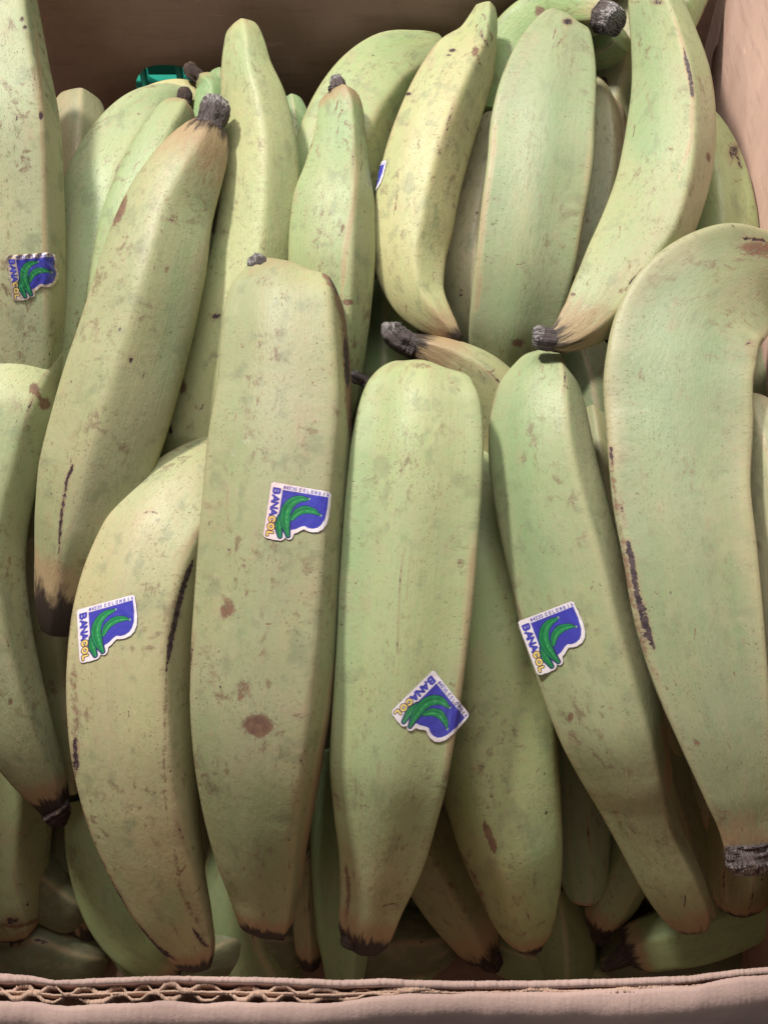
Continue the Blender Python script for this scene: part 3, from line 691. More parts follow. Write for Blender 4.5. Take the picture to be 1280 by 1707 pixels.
plantain('F37', [(985,665,20,.040),(990,690,52,.038),(1005,780,80,.034),(1024,880,90,.032),(1045,980,96,.032),(1070,1080,100,.034),(1100,1180,90,.038),(1130,1270,70,.044)],
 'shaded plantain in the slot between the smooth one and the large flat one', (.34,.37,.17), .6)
plantain('F24', [(70,880,60,.056),(80,940,110,.054),(92,1040,130,.052),(104,1140,126,.052),(114,1230,100,.054),(120,1310,64,.058)],
 'dim olive plantain behind the dark tip of the long upper left one', (.36,.37,.18), .6)
plantain('F25', [(30,1080,120,.062),(22,1200,160,.058),(10,1310,165,.054),(5,1400,158,.052),(8,1480,142,.052),(22,1530,106,.054),(30,1556,50,.056)],
 'stubby plantain in the lower left corner with a cream centred black tip', (.36,.40,.185), .75, hi=True, ridge=.2, tips=(0,.7), tiplen=.007, corners=(-70,15,84,150,220),
 marks=[('green','s',[(66,1390),(76,1440)],18,.8),('scar','e',20,1535,14,8,0,.7),('bruise','s',[(0,1540),(30,1545),(75,1530)],8,.7)],
 tipst=[(28,1548,38,.053),(33,1562,40,.053),(36,1576,30,.054),(30,1586,14,.055)])
plantain('F26', [(150,1330,80,.052),(165,1420,104,.048),(190,1500,110,.046),(228,1565,98,.046),(270,1602,66,.048),(300,1618,30,.050)],
 'green plantain mostly hidden under the tan one at the lower left', (.31,.41,.17), .5, ns=160, nt=84, ridge=.2, tips=(0,.6), tiplen=.010, corners=(-74,30,85,150,220), marks=[('green','e',210,1500,50,70,0,.5)])
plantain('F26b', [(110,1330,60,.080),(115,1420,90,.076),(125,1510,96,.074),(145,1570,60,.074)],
 'dark plantain deep in the gap at the lower left', G_SHADE, .6, tips=(0,.8))
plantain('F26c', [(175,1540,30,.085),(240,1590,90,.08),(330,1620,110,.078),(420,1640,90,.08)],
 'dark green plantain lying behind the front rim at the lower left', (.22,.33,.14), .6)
plantain('F27', [(568,1250,80,.050),(564,1350,90,.048),(568,1440,98,.047),(573,1530,96,.048),(575,1600,74,.050),(574,1660,50,.054)],
 'mint green plantain low between the two middle ones, running down behind the rim', (.27,.42,.19), .4, ns=160, nt=84, ridge=.25, corners=(-75,20,80,150,220),
 marks=[('green','e',555,1480,40,130,0,.6)])
plantain('F28', [(514,1420,40,.064),(513,1500,52,.062),(515,1570,48,.062),(517,1612,28,.064)],
 'narrow brown tipped plantain end low beside the mint green one', (.36,.37,.18), .8, tips=(0,.8), tiplen=.012)
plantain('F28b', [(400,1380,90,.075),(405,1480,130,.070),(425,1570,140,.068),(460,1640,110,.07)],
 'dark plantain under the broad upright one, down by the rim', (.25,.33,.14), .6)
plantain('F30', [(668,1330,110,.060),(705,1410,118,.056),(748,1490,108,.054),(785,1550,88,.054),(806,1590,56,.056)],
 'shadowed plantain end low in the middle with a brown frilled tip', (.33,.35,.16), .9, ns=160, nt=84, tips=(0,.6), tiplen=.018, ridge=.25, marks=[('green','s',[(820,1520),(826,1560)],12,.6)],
 tipst=[(806,1588,44,.056),(818,1602,40,.057),(830,1612,18,.058)])
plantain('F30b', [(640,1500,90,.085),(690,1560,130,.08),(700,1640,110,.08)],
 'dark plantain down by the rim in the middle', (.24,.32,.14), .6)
plantain('F31', [(952,1180,60,.046),(962,1270,88,.043),(968,1370,98,.042),(972,1440,86,.042),(974,1485,66,.043),(974,1503,30,.044)],
 'ribbed bluish green plantain end hanging left of the long smooth one', (.29,.41,.22), .5, ns=160, nt=84, corners=(-72,-26,14,56,100,150,205,250), p=12, b=.5, ridge=.35, tips=(0,.8), tiplen=.004)
plantain('F32', [(1082,1350,90,.046),(1052,1430,96,.045),(1024,1490,88,.045),(1006,1530,64,.046),(998,1550,36,.047)],
 'short plantain end with a brown collar and black nub under the long smooth one', (.30,.38,.17), .9, ns=160, nt=84, ridge=.4, tips=(0,.75), tiplen=.010, corners=(-66,-15,40,100,160,220),
 tipst=[(1002,1542,30,.046),(1000,1556,34,.046),(999,1570,22,.047)])
plantain('F33', [(1044,1586,54,.040),(1058,1580,76,.040),(1100,1570,92,.039),(1160,1556,100,.038),(1230,1526,104,.038),(1300,1480,100,.038),(1360,1420,80,.04)],
 'plantain lying sideways at the lower right with a long pointed dark stem', (.28,.40,.16), .6, ns=180, nt=96, ridge=.3, tips=(.65,0), tiplen=.008, corners=(-70,-5,70,150,220),
 marks=[('bruise','e',1050,1590,8,30,0,.6),('tan','e',1090,1590,40,20,0,.4),('bruise','e',1110,1600,10,8,0,.4)],
 stem2=[(1056,1584,40,.039),(1040,1594,34,.038),(1020,1606,24,.037),(1002,1616,9,.037)])
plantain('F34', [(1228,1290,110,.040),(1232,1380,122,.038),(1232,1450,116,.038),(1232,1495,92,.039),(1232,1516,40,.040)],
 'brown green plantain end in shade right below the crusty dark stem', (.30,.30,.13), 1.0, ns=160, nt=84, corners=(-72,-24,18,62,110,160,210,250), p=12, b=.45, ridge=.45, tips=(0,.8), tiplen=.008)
plantain('F35', [(1196,1200,90,.036),(1184,1290,84,.038),(1178,1350,66,.040),(1174,1392,42,.042)],
 'small plantain tip showing left of the neck of the large flat one', (.33,.34,.17), .8, tips=(0,.8), tiplen=.010, ridge=.35,
 tipst=[(1174,1386,34,.041),(1174,1398,34,.041),(1172,1408,20,.042)])
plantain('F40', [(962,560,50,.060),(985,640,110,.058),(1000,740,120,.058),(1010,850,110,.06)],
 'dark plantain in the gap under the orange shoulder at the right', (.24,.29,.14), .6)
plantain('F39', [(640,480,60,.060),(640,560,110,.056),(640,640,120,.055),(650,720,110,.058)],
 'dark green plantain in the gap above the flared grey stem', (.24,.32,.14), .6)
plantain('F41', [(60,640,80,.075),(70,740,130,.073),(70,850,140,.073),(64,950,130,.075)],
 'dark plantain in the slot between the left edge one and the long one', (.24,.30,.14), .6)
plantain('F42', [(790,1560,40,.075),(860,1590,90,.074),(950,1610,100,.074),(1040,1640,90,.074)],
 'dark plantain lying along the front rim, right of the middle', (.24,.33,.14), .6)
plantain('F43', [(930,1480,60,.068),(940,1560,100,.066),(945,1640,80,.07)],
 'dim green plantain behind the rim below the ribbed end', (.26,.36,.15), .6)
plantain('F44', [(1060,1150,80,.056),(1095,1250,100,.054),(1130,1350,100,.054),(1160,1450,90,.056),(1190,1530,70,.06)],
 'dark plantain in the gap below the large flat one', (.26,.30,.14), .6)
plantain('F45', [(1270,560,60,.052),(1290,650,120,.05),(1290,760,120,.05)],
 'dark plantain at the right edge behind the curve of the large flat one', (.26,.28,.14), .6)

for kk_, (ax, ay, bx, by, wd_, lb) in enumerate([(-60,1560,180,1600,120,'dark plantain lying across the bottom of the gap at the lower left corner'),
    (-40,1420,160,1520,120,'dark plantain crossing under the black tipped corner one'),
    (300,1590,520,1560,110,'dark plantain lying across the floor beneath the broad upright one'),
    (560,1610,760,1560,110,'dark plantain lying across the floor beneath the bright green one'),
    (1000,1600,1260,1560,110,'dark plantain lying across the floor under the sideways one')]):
    plantain('H%d' % kk_, [(ax,ay,30,.088),(ax*.8+bx*.2,ay*.8+by*.2,wd_*.9,.086),(ax*.5+bx*.5,ay*.5+by*.5-12,wd_,.085),(ax*.2+bx*.8,ay*.2+by*.8,wd_*.9,.086),(bx,by,30,.088)], lb, G_SHADE, .7, ns=60, nt=40)

# deeper row of fruit, seen only as dark shapes through the gaps
deep = [(-40,700,1500),(60,620,1480),(170,560,1560),(290,640,1600),(400,560,1600),(520,500,1640),(640,520,1600),(760,560,1620),(880,520,1600),(1000,560,1600),(1120,520,1600),(1240,560,1600),
        (120,200,700),(260,220,760),(400,180,700),(540,220,640),(680,180,700),(820,220,700),(960,200,660),(1100,240,700),(1230,300,700)]
spots = ['below the lower left corner','under the left edge','under the tan one','beneath the gap left of centre','under the broad upright one','beneath the mint green one','under the bright green one','under the shaded middle one','beneath the middle right gap','under the long smooth one','under the large flat one','below the lower right corner',
         'behind the upper left row','beneath the brown shouldered one','behind the tall knobbed one','behind the small dark stub','under the yellowish one','behind the slim pale one','behind the broad pale one','under the upper right one','low against the right wall']
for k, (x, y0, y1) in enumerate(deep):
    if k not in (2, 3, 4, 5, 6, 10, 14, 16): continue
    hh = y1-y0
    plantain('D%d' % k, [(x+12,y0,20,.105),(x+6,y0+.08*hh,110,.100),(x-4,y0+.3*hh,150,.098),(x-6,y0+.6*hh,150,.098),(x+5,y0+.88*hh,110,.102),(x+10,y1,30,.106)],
      'deep shadowed green plantain at the bottom of the pile ' + spots[k], G_SHADE, .7, ns=50, nt=32)

# ------------------------------------------------------------------ stickers
FONT = {
 'B': [[(0,0),(0,1)],[(0,0),(.65,.02),(.85,.25),(.65,.48),(0,.5)],[(.65,.5),(.95,.74),(.68,1),(0,1)]],
 'A': [[(0,1),(.5,0),(1,1)],[(.22,.68),(.78,.68)]],
 'N': [[(0,1),(0,0),(1,1),(1,0)]],
 'C': [[(.95,.22),(.7,.02),(.3,.02),(.03,.3),(.03,.7),(.3,.98),(.7,.98),(.95,.78)]],
 'O': [[(.3,0),(.7,0),(1,.3),(1,.7),(.7,1),(.3,1),(0,.7),(0,.3),(.3,0)]],
 'L': [[(.1,0),(.1,1),(.9,1)]],
 'M': [[(0,1),(.08,0),(.5,.65),(.92,0),(1,1)]],
 'I': [[(.5,0),(.5,1)]],
 '#': [[(.3,0),(.2,1)],[(.8,0),(.7,1)],[(0,.33),(1,.33)],[(0,.67),(1,.67)]],
 '4': [[(.75,1),(.75,0),(.05,.7),(1,.7)]],
 '2': [[(.05,.25),(.3,0),(.7,0),(.92,.28),(.05,1),(.95,1)]],
 '3': [[(.1,.05),(.75,.05),(.95,.28),(.45,.48),(.95,.72),(.7,.98),(.1,.95)]],
 '5': [[(.9,0),(.15,0),(.12,.45),(.7,.42),(.95,.7),(.7,1),(.08,.95)]],
}
OUT = [(.035,-.005),(.5,-.005),(.965,-.005),(1.0,.03),(1.02,.2),(1.03,.41),(1.015,.58),(.97,.68),(.90,.745),(.80,.768),(.72,.762),(.656,.742),(.61,.775),(.56,.82),(.51,.845),(.50,.90),(.485,.945),(.437,.975),(.395,.965),(.372,.945),(.35,.985),(.31,1.012),(.2,1.018),(.06,1.012),(.02,.99),(.0,.95),(-.005,.5),(-.005,.03)]
BLUE = [(.20,.105),(.968,.095),(.978,.31),(.965,.50),(.93,.60),(.88,.665),(.80,.70),(.72,.70),(.657,.675),(.60,.70),(.52,.76),(.455,.785),(.43,.80),(.36,.85),(.25,.80),(.205,.65)]
BAN = [([(.655,.185),(.60,.20),(.50,.215),(.385,.30),(.315,.46),(.33,.67),(.41,.90)], [.012,.03,.055,.075,.083,.075,.022]),
       ([(.885,.44),(.85,.42),(.775,.39),(.63,.385),(.505,.46),(.43,.59)], [.010,.016,.045,.066,.060,.03]),
       ([(.225,.58),(.232,.75),(.28,.935)], [.02,.055,.022])]
def poly_sd(u, v, pts):
    pts = np.array(pts); n = len(pts)
    inside = np.zeros(u.shape, bool); d = np.full(u.shape, 9.0)
    for k in range(n):
        ax, ay = pts[k]; bx, by = pts[(k+1) % n]
        c = ((ay > v) != (by > v)) & (u < (bx-ax)*(v-ay)/(by-ay+1e-12)+ax)
        inside ^= c
        t = np.clip(((u-ax)*(bx-ax)+(v-ay)*(by-ay))/((bx-ax)**2+(by-ay)**2), 0, 1)
        d = np.minimum(d, np.hypot(u-ax-t*(bx-ax), v-ay-t*(by-ay)))
    return np.where(inside, -d, d)
def banana_sd(u, v, pts, rad):
    pts = np.array(pts); q = np.linspace(0, len(pts)-1, 34); kk = np.arange(len(pts))
    X = catmull(kk, pts[:, 0], q); Y = catmull(kk, pts[:, 1], q); R = np.interp(q, kk, rad)
    d = np.full(u.shape, 9.0); side = np.zeros(u.shape)
    for a, b_, r, k in zip(X, Y, R, range(99)):
        dd = np.hypot(u-a, v-b_)-r
        m = dd < d
        k2 = min(k, 32); tx, ty = X[k2+1]-X[k2], Y[k2+1]-Y[k2]
        side = np.where(m, ((u-a)*ty-(v-b_)*tx)/(np.hypot(tx, ty)*max(r, .01)), side)
        d = np.minimum(d, dd)
    return d, side
def text_sd(u, v, s, u0, v0, adv, wd, ht, vertical=False, only=None):
    d = np.full(u.shape, 9.0)
    x = 0
    for k, ch in enumerate(s):
        a = adv[k] if isinstance(adv, list) else adv
        w_ = wd[k] if isinstance(wd, list) else wd
        if ch in FONT and (only is None or k in only):
            for line in FONT[ch]:
                if vertical: pts = [(u0-py*ht, v0+x+px_*w_) for px_, py in line]
                else: pts = [(u0+x+px_*w_, v0+py*ht) for px_, py in line]
                dd, _ = seg_dist(u, v, pts)
                d = np.minimum(d, dd)
        x += a
    return d
def ss(d, w_=.006): return np.clip(.5-d/(2*w_), 0, 1)

def sticker_colors(u, v, foil, seed):
    col = np.zeros(u.shape+(3,)); col[:] = (.82, .74, .80) if not foil else (.52, .40, .33)
    r = np.random.RandomState(seed)
    def over(mask, c):
        nonlocal col
        c = np.asarray(c, float)
        col = col*(1-mask[..., None]) + c*mask[..., None]
    if foil:
        nz = np.sin(u*41+np.sin(v*23)*2)*np.sin(v*37+u*9)
        over(np.clip(nz*1.2-.2, 0, 1)*.9, (.86, .80, .80))
    elif foil is None: pass
    NAVY = (.03, .03, .16); BL = (.055, .055, .42)
    b1 = banana_sd(u, v, *BAN[0]); b2 = banana_sd(u, v, *BAN[1]); b3 = banana_sd(u, v, *BAN[2])
    blue = poly_sd(u, v, BLUE)
    over(ss(blue), BL)
    over(ss(np.minimum(b1[0], b3[0])-.026)*(v > .5), NAVY)
    for (d, side), lite in ((b3, 0), (b2, 0), (b1, 0)):
        over(ss(d-.012), (.015, .035, .10))
        g = np.zeros(u.shape+(3,)); g[:] = (.02, .24, .085)
        st = np.clip(1-np.abs(side-.30)/.16, 0, 1)*(.6+.4*np.sin(u*70+v*60))
        g += st[..., None]*np.array((.12, .34, .10))
        dk = np.clip(1-np.abs(side+.35)/.2, 0, 1)
        g *= (1-.45*dk)[..., None]
        m = ss(d)
        col[:] = col*(1-m[..., None])+g*m[..., None]
    for (tx, ty) in ((.662, .183), (.893, .442)):
        over(ss(np.hypot(u-tx, v-ty)-.018), (.35, .55, .42)); over(ss(np.hypot(u-tx+.012, v-ty)-.012), (.01, .05, .04))
    adv = [.128, .118, .128, .118]; wd = [.095, .105, .10, .105]
    t1 = text_sd(u, v, 'BANA', .158, .105, adv, wd, .10, True)
    over(ss(t1-.021), BL)
    # COL: yellow with a dark outline
    t2 = text_sd(u, v, 'COL', .148, .612, [.130, .138, .1], [.085, .092, .08], .082, True)
    over(ss(t2-.030), (.05, .03, .05)); over(ss(t2-.014), (.90, .66, .20))
    t3 = text_sd(u, v, '#4235', .215, .032, .046, .031, .052)
    over(ss(t3-.0065, .005), BL)
    t4 = text_sd(u, v, 'COLOMBIA', .480, .030, .0655, .031, .055)
    over(ss(t4-.0065, .005), BL)
    sd = poly_sd(u, v, OUT)
    over(np.clip((sd+.010)/.008, 0, 1)*.8, (.22, .18, .19))
    return col, sd

def sticker_material(name, rough, foil=False):
    n = NT(name)
    c = n.attr('print').outputs['Color']
    g = n.t.nodes.new('ShaderNodeNewGeometry').outputs['Position']
    a = n.noise(g, 900, 3, .6); b = n.noise(g, 160, 3, .6)
    sc_ = n.math('MULTIPLY', n.ramp(n.noise(n.vmath('MULTIPLY', g, (3, 1, 1)), 2200, 2, .7), .66, .74), .35)
    col = n.mix(sc_, c, (.6, .6, .7))
    n.put(n.b.inputs['Base Color'], col)
    n.put(n.b.inputs['Roughness'], n.math('MULTIPLY_ADD', a, .25, rough))
    n.b.inputs['Specular IOR Level'].default_value = .6
    n.b.inputs['Metallic'].default_value = .35 if foil else 0.0
    n.bump(n.math('ADD', n.math('MULTIPLY', a, .25), n.math('MULTIPLY', b, 1.2)), .5, .0008 if foil else .0004)
    return n.m
M_ST = sticker_material('printed_sticker', .22)
M_STF = sticker_material('foil_sticker', .25, True)

def grid_eval(g, fi, fj):
    ns, nt = g['ns'], g['nt']
    fi = np.clip(fi, 0, ns-1.001); i = np.floor(fi).astype(int); a = (fi-i)[..., None]
    j = np.floor(fj).astype(int); b_ = (fj-j)[..., None]
    j0 = j % nt; j1 = (j+1) % nt
    G = g['G']
    return (G[i, j0]*(1-a)*(1-b_)+G[i+1, j0]*a*(1-b_)+G[i, j1]*(1-a)*b_+G[i+1, j1]*a*b_)

def find_ij(g, x, y):
    px, py = proj(g['G'])
    cosn = ((g['G']-g['P'][:, None])*g['V'][:, None]).sum(2)
    d = np.hypot(px-x, py-y)+np.where(cosn < 0, 1e5, 0)
    k = np.argmin(d); i, j = divmod(k, g['nt'])
    f = np.array([float(i), float(j)])
    for _ in range(12):
        def pr(f): 
            q = grid_eval(g, np.array([f[0]]), np.array([f[1]])); a, b_ = proj(q); return np.array([a[0], b_[0]])
        p0 = pr(f); J = np.stack([(pr(f+[.3, 0])-p0)/.3, (pr(f+[0, .3])-p0)/.3], 1)
        try: st = np.linalg.solve(J, np.array([x, y])-p0)
        except Exception: break
        st = np.clip(st, -1.5, 1.5); f = f+st
        if np.abs(st).max() < 1e-3: break
    return f

def sticker(key, TL, U, Vv, label, foil=False, N=170, corners_ij=None, wrinkle=.00006, aged=0):
    g, root, low = FRUIT[key]
    TL = np.array(TL, float); U = np.array(U, float); Vv = np.array(Vv, float)
    uu, vv = np.meshgrid(np.linspace(-.01, 1.04, N), np.linspace(-.01, 1.03, N), indexing='ij')
    if corners_ij is None:
        peel = [o for o in root.children if o.name.startswith('peel')][0]
        bm = bmesh.new(); bm.from_mesh(peel.data)
        tree = BVHTree.FromBMesh(bm); bm.free()
        px = TL[0]+uu*U[0]+vv*Vv[0]; py = TL[1]+uu*U[1]+vv*Vv[1]
        D = unproj(px, py, np.ones(px.shape))-CAM
        K = np.full(px.shape, np.nan); NR = np.zeros(px.shape+(3,)); o_ = Vector(CAM-low)
        for a in range(N):
            for b_ in range(N):
                hit, nn, _, dist = tree.ray_cast(o_, Vector(D[a, b_]))
                if hit is not None and dist < 1:
                    K[a, b_] = dist/np.linalg.norm(D[a, b_]); NR[a, b_] = nn
        ok = ~np.isnan(K)
        if not ok.all():      # the paper sticks out stiffly past the edge of the fruit
            wt = ok & (K < np.nanpercentile(K, 85))
            near = wt & (uu > .35)
            A = np.stack([np.ones(near.sum()), uu[near], vv[near]], 1)
            cf = np.linalg.lstsq(A, K[near], rcond=None)[0]
            pl = cf[0]+cf[1]*uu+cf[2]*vv
            K = np.where(ok, np.minimum(K, pl+.0012), pl+.0012)
            bad = ~ok; mean = NR[wt].mean(0); NR[bad] = mean
        P = CAM+K[..., None]*D
        nrm = NR/np.linalg.norm(NR, axis=-1)[..., None]
        nrm *= np.sign((nrm*(CAM-P)).sum(-1))[..., None]
    else:
        fi, fj = corners_ij(g)(uu, vv)
        P = grid_eval(g, fi, fj)
        e = .35
        dI = grid_eval(g, fi+e, fj)-grid_eval(g, fi-e, fj); dJ = grid_eval(g, fi, fj+e)-grid_eval(g, fi, fj-e)
        nrm = np.cross(dI, dJ); nrm /= np.linalg.norm(nrm, axis=-1)[..., None]
        cen = g['P'][np.clip(fi.astype(int), 0, g['ns']-1)]
        sg = np.sign(((P-cen)*nrm).sum(-1)); nrm *= sg[..., None]
    lift = .00035*np.ones(uu.shape)
    if wrinkle: lift = lift + wrinkle*(.5+.5*np.sin(uu*30+3*np.sin(vv*9)))*(.3+np.clip(1-vv*1.5, 0, 1)+np.clip(uu*2-1.2, 0, 1))
    P = P+nrm*lift[..., None]
    col, sd = sticker_colors(uu, vv, foil, 3)
    ph_ = len(key)*3.1+TL[0]
    worn = aged*np.clip(1.25-uu*1.9+.25*np.sin(vv*17+ph_)+.2*np.sin(uu*23+vv*31+ph_), 0, 1)
    col = col*(1-worn[..., None])+col*np.array((.92, .66, .62))*worn[..., None]
    idx = np.arange(N*N).reshape(N, N)
    q = np.stack([idx[:-1, :-1], idx[1:, :-1], idx[1:, 1:], idx[:-1, 1:]], -1).reshape(-1, 4)
    keep = (sd.ravel()[q] < .002).all(1); q = q[keep]
    fn = np.cross(P.reshape(-1, 3)[q[:, 1]]-P.reshape(-1, 3)[q[:, 0]], P.reshape(-1, 3)[q[:, 2]]-P.reshape(-1, 3)[q[:, 0]])
    if (fn*nrm.reshape(-1, 3)[q[:, 0]]).sum() < 0: q = q[:, ::-1]
    used = np.unique(q); remap = np.full(N*N, -1); remap[used] = np.arange(len(used))
    me = mesh_from('sticker', P.reshape(-1, 3)[used]-low, remap[q])
    at_ = me.attributes.new('print', 'FLOAT_COLOR', 'POINT')
    cc = np.ones((len(used), 4), np.float32); cc[:, :3] = col.reshape(-1, 3)[used]
    at_.data.foreach_set('color', cc.ravel())
    o = link('sticker', me, M_STF if foil else M_ST, root)
    m = o.modifiers.new('thickness', 'SOLIDIFY'); m.thickness = .00018; m.offset = -1
    o['label'] = label
    return o

sticker('P8', (453.5,803.5), (98,17.5), (-15,92), 'worn sticker with a pinkish border reading BANACOL #4235 COLOMBIA', aged=.6)
sticker('P9', (722,1116), (61,76), (-71,70), 'tilted blue and white sticker reading BANACOL #4235 COLOMBIA')
sticker('P10', (863.5,1036), (92,-35), (33,90), 'blue and white sticker reading BANACOL #4235 COLOMBIA')
sticker('P12', (129.5,1017), (96,-26), (4.5,89), 'glossy blue and white sticker reading BANACOL #4235 COLOMBIA', aged=.15)
sticker('F1', (11,427), (77,-6), (11,74), 'crinkled foil edged sticker reading BANACOL', foil=True, wrinkle=.0004)
def wrap_left(g):
    f = find_ij(g, 646, 268)
    p0 = grid_eval(g, np.array([f[0]]), np.array([f[1]]))[0]
    mi = np.linalg.norm(grid_eval(g, np.array([f[0]+.5]), np.array([f[1]]))[0]-grid_eval(g, np.array([f[0]-.5]), np.array([f[1]]))[0])
    mj = np.linalg.norm(grid_eval(g, np.array([f[0]]), np.array([f[1]+.5]))[0]-grid_eval(g, np.array([f[0]]), np.array([f[1]-.5]))[0])
    # direction of +j on the picture
    a0 = proj(grid_eval(g, np.array([f[0]]), np.array([f[1]+1.])))[0][0]-646
    sj = 1 if a0 > 0 else -1
    Lm = .019; rot = math.radians(6)
    def at(u, v):
        du = (u-1)*Lm; dv = v*Lm*.9
        x = du*math.cos(rot)-dv*math.sin(rot); y = du*math.sin(rot)+dv*math.cos(rot)
        return [f[0]+y/mi, f[1]+sj*x/mj]
    return at
sticker('P5', (0,0), (1,0), (0,1), 'blue and white sticker wrapped round the left edge', corners_ij=wrap_left)

# ------------------------------------------------------------------ cardboard box
RIM_Z = .53-.315; BACK_Y = .486; RIGHT_X = .1475; LEFT_X = -.215
def box_mesh(name, x0, x1, y0, y1, z0, z1):
    v = [(x, y, z) for x in (x0, x1) for y in (y0, y1) for z in (z0, z1)]
    f = [(0,1,3,2),(4,6,7,5),(0,4,5,1),(2,3,7,6),(0,2,6,4),(1,5,7,3)]
    return mesh_from(name, v, f, False)
box = bpy.data.objects.new('cardboard_box', None); C.objects.link(box)
box.empty_display_size = .02
box['label'] = 'worn open cardboard carton with a torn pinkish front rim holding the plantains'
box['category'] = 'cardboard box'
# back wall with an oval hand hole
def pt_on_back(px, py):
    a = (px-640)/F_PX; b_ = (853.5-py)/F_PX
    r = a*RT+b_*UP+FWD; k = (BACK_Y-CAM[1])/r[1]
    q = CAM+k*r; return q[0], q[2]
hx0, hz0 = pt_on_back(220, 130); hx1, _ = pt_on_back(338, 130); _, hzt = pt_on_back(265, 108)
hcx = (hx0+hx1)/2; hrx = (hx1-hx0)/2; hrz = .019; hcz = hzt-hrz
BACK_TOP = RIM_Z+.045
bm = bmesh.new()
def loop(pts):
    vs = [bm.verts.new(p) for p in pts]
    return [bm.edges.new((vs[i], vs[(i+1) % len(vs)])) for i in range(len(vs))]
rim = []
nx = 28
for k in range(nx+1): rim.append((LEFT_X+(RIGHT_X-LEFT_X)*k/nx, 0, 0))
top = [(LEFT_X+(RIGHT_X-LEFT_X)*k/nx, 0, BACK_TOP) for k in range(nx, -1, -1)]
e = loop([(x, BACK_Y, z) for x, _, z in rim+top])
e += loop([(hcx+hrx*math.copysign(abs(math.cos(t))**.7, math.cos(t)), BACK_Y, hcz+hrz*math.sin(t)) for t in np.linspace(0, 2*math.pi, 40, endpoint=False)])
bmesh.ops.triangle_fill(bm, edges=e, use_beauty=True)
bmesh.ops.recalc_face_normals(bm, faces=bm.faces)
me = bpy.data.meshes.new('back_wall'); bm.to_mesh(me); bm.free()
o = link('back_wall', me, M_WALL, box)
m = o.modifiers.new('t', 'SOLIDIFY'); m.thickness = .005; m.offset = 1 if me.polygons[0].normal.y > 0 else -1
link('side_wall', box_mesh('side_wall', RIGHT_X, RIGHT_X+.005, .07, BACK_Y+.005, 0, BACK_TOP), M_WALL, box)
link('side_wall', box_mesh('side_wall', LEFT_X-.005, LEFT_X, .07, BACK_Y+.005, 0, BACK_TOP), M_WALL, box)
link('base', box_mesh('base', LEFT_X-.005, RIGHT_X+.005, .058, BACK_Y+.005, -.005, 0), M_INNER_SHADE, box)

# front rim: two torn rows of fluting between three liners, then a rounded outer face
def y_at(py, z):
    b_ = (853.5-py)/F_PX; r = b_*UP+FWD; k = (z-CAM[2])/r[2]; return CAM[1]+k*r[1]
xs = np.linspace(LEFT_X, RIGHT_X, 900)
pxs = 640+F_PX*xs/(.30)           # roughly where each x lands along the rim
rr = np.random.RandomState(4)
def wob(x, f, a, ph): return a*np.sin(x*f+ph)
inner_py = np.interp(pxs, [-400,0,50,90,160,280,450,560,640,760,900,1050,1150,1230,1280,1500], [1618,1622,1626,1634,1630,1626,1629,1633,1631,1635,1634,1630,1626,1616,1612,1606])
mid_py = np.interp(pxs, [-400,0,100,300,640,800,1000,1280,1500], [1650,1652,1656,1650,1652,1649,1643,1640,1636])
outer_py = np.interp(pxs, [-400,0,60,200,300,450,600,660,800,1000,1280,1500], [1664,1664,1666,1662,1661,1662,1652,1656,1650,1644,1641,1637])
y_in = np.array([y_at(p, RIM_Z) for p in inner_py]); y_mid = np.array([y_at(p, RIM_Z) for p in mid_py]); y_out = np.array([y_at(p, RIM_Z) for p in outer_py])
y_mid2 = (y_mid+y_in)/2 - .0004
def sheet(name, yc, th, ztop, zbot, mat, jag=.0004, seed=0):
    r = np.random.RandomState(seed)
    n = len(xs); j = np.cumsum(r.randn(n))*.00006; j -= np.convolve(j, np.ones(60)/60, 'same'); zt = ztop+j+r.uniform(-jag, jag, n)*.5
    verts = []; 
    rows = [(yc+th/2, zbot), (yc+th/2, zt-.0006), (yc+th*.15, zt), (yc-th*.3, zt-.0001), (yc-th/2, zt-.0007), (yc-th/2, zbot)]
    V_ = np.zeros((6, n, 3))
    for k, (yy, zz) in enumerate(rows): V_[k, :, 0] = xs; V_[k, :, 1] = yy; V_[k, :, 2] = zz
    idx = np.arange(6*n).reshape(6, n)
    q = np.stack([idx[:-1, :-1], idx[:-1, 1:], idx[1:, 1:], idx[1:, :-1]], -1).reshape(-1, 4)
    me = mesh_from(name, V_.reshape(-1, 3), q, False)
    return link(name, me, mat, box)
thick_in = np.interp(pxs, [-400,0,90,140,300,640,1280,1500], [.0016,.0022,.0012,.0016,.0014,.0018,.0018,.0018])
yi_c = y_in-thick_in/2
sheet('inner_liner', yi_c, thick_in, RIM_Z+.0004, RIM_Z-.012, M_RIM, .0006, 1)
sheet('inner_wall', yi_c-.0002, thick_in*.8, RIM_Z-.0115, 0, M_INNER_SHADE, .0002, 8)
gap2 = np.clip((y_mid-y_out), .0002, .006)
closed = np.interp(pxs, [-400, 520, 640, 1500], [0, 0, 1, 1])
y_m = yi_c-thick_in/2-np.interp(pxs, [-400,0,300,560,680,900,1100,1500], [.0019,.0017,.0018,.0014,.0005,.0004,.0002,.0001])-.0004
sheet('middle_liner', y_m, np.full(len(xs), .0007), RIM_Z-.0006, RIM_Z-.05, M_FLUTE, .0007, 2)
y_o = y_m-np.interp(pxs, [-400,0,300,500,620,700,1500], [.0014,.0015,.0017,.0016,.0008,.0004,.0003])-.0003
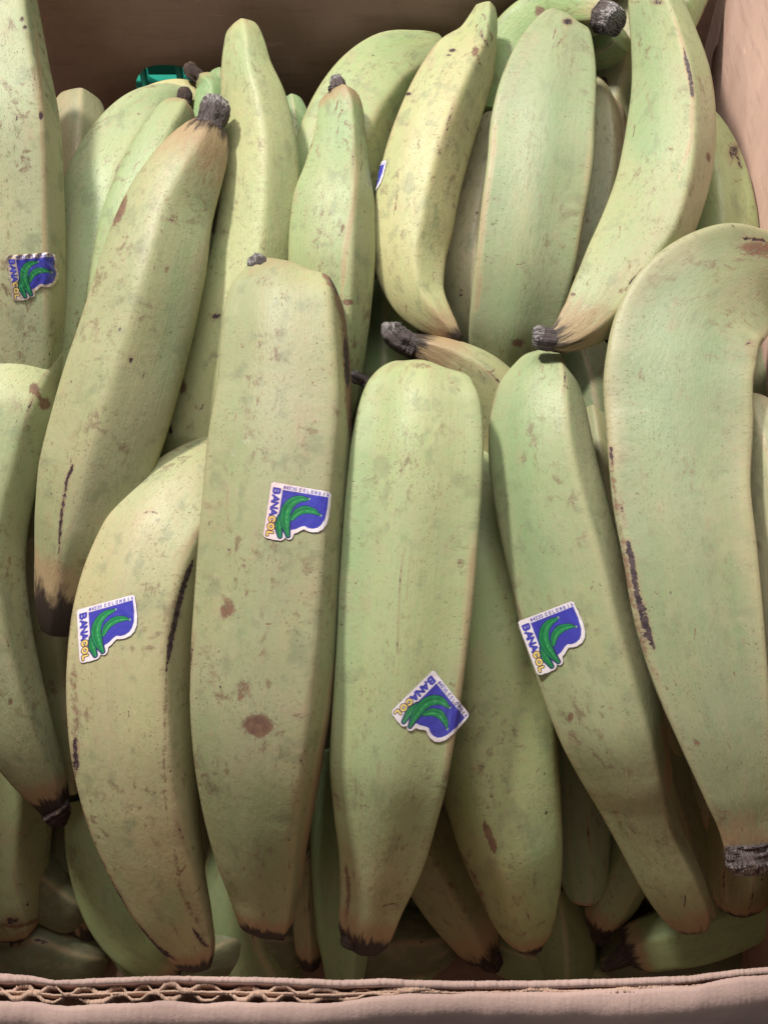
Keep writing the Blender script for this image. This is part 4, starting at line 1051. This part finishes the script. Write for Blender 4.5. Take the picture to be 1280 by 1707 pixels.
def flute(ya, yb, seed, zt):
    r = np.random.RandomState(seed)
    n = len(xs); xx = np.linspace(LEFT_X, RIGHT_X, 2600)
    a = np.interp(xx, xs, ya)-.0002; b_ = np.interp(xx, xs, yb)+.0002
    ph = xx*2*np.pi/.0086+1.7*np.sin(xx*37+seed)+1.1*np.sin(xx*91+seed*2)+.6*np.sin(xx*211)
    s_ = np.clip(np.sin(ph)*1.35, -1, 1)
    ym = (a+b_)/2+(a-b_)/2*s_
    thk = .00048+.00020*np.sin(xx*333)
    zt_ = zt-.0004-.0015*(np.sin(xx*211+seed)*.5+.5)+r.uniform(-.0003, .0003, len(xx))
    V_ = np.zeros((4, len(xx), 3)); V_[..., 0] = xx
    for k, (o_, z_) in enumerate([(thk, RIM_Z-.04), (thk, zt_), (-thk, zt_), (-thk, RIM_Z-.04)]): V_[k, :, 1] = ym+o_; V_[k, :, 2] = z_
    idx = np.arange(4*len(xx)).reshape(4, -1)
    q = np.stack([idx[:-1, :-1], idx[:-1, 1:], idx[1:, 1:], idx[1:, :-1]], -1).reshape(-1, 4)
    o = link('fluting', mesh_from('fluting', V_.reshape(-1, 3), q, False), M_FLUTE, box)
flute(yi_c-thick_in/2, y_m, 3, RIM_Z); flute(y_m, y_o, 5, RIM_Z)
# outer face: a soft rounded fold, slightly dented
n = len(xs); prof = []
for k, a in enumerate(np.linspace(0, 1, 26)):
    prof.append(a)
V_ = np.zeros((26, n, 3))
HO = .034
rim_r = np.convolve(rng.randn(n), np.ones(14)/14, 'same')*.00035
for k, a in enumerate(prof):
    if a < .25:
        t_ = a/.25*math.pi/2; yy = -.0026*math.sin(t_)*1.0; zz = -.0022*(1-math.cos(t_))
        yy = -.0026*(1-math.cos(t_)); yy = -.0054*math.sin(t_); zz = -.0044*(1-math.cos(t_))
    else:
        q_ = (a-.25)/.75; yy = -.0054-.0008*math.sin(q_*math.pi); zz = -.0044-q_*HO
    V_[k, :, 0] = xs; V_[k, :, 1] = y_o+yy+.0009*np.sin(xs*60+a*2)*a+.0006*np.sin(xs*23+a*5)+.00022*np.sin(xs*310+a*9)*np.sin(xs*97)+rim_r; V_[k, :, 2] = RIM_Z-.0004+zz+.0004*np.sin(xs*75)+ (np.interp(pxs,[-400,1100,1230,1500],[0,0,.003,.004]))*(1-a)
V_[..., 2] += rng.uniform(-.00012, .00012, V_.shape[:2])
idx = np.arange(26*n).reshape(26, n)
q = np.stack([idx[:-1, :-1], idx[:-1, 1:], idx[1:, 1:], idx[1:, :-1]], -1).reshape(-1, 4)
o = link('outer_liner', mesh_from('outer_liner', V_.reshape(-1, 3), q), M_RIM, box)
m = o.modifiers.new('t', 'SOLIDIFY'); m.thickness = .0008; m.offset = 0
yl = float(y_o.min())
link('front_wall', box_mesh('front_wall', LEFT_X, RIGHT_X, yl+.0005, yl+.0035, 0, RIM_Z-.036), M_WALL, box)

# ------------------------------------------------------------------ green plastic crates round the box
def bars(name, items):
    vs = []; fs = []
    for (x0, x1, y0, y1, z0, z1) in items:
        b0 = len(vs)
        vs += [(x, y, z) for x in (x0, x1) for y in (y0, y1) for z in (z0, z1)]
        fs += [tuple(b0+i for i in f) for f in [(0,1,3,2),(4,6,7,5),(0,4,5,1),(2,3,7,6),(0,2,6,4),(1,5,7,3)]]
    return mesh_from(name, vs, fs, False)
cr = bpy.data.objects.new('plastic_crate', None); C.objects.link(cr); cr.location = (0, BACK_Y+.02, 0)
cr['label'] = 'teal green plastic crate seen through the hand hole in the back of the box'; cr['category'] = 'crate'
link('crate_panel', bars('crate_panel', [(-.25,.2,.060,.063,0,.21)]), M_GREEN, cr)
for x in np.arange(-.24, .2, .0175): link('rib', bars('rib', [(x, x+.0024, -.008, .0, .0, hcz+hrz-.0062)]), M_GREEN, cr)
for z in (hcz+hrz-.006, hcz-.004, hcz-.02): link('rail', bars('rail', [(-.25,.2,-.009,.001, z, z+.0024)]), M_GREEN, cr)
c2 = bpy.data.objects.new('plastic_crate', None); C.objects.link(c2); c2.location = (0, yl-.016, 0)
c2['label'] = 'teal plastic crate edge just under the front rim at the lower right corner'; c2['category'] = 'crate'
link('crate_rim', bars('crate_rim', [(.06,.17,-.012,.0,RIM_Z-.058,RIM_Z-.052)]), M_GREEN, c2)
link('crate_panel', bars('crate_panel', [(.06,.17,-.003,-.0005,0,RIM_Z-.0585)]), M_GREEN, c2)

sh = link('shelf', box_mesh('shelf', -1.2, 1.2, -.8, 1.4, -.03, -.006), M_SHELF)
sh['kind'] = 'structure'
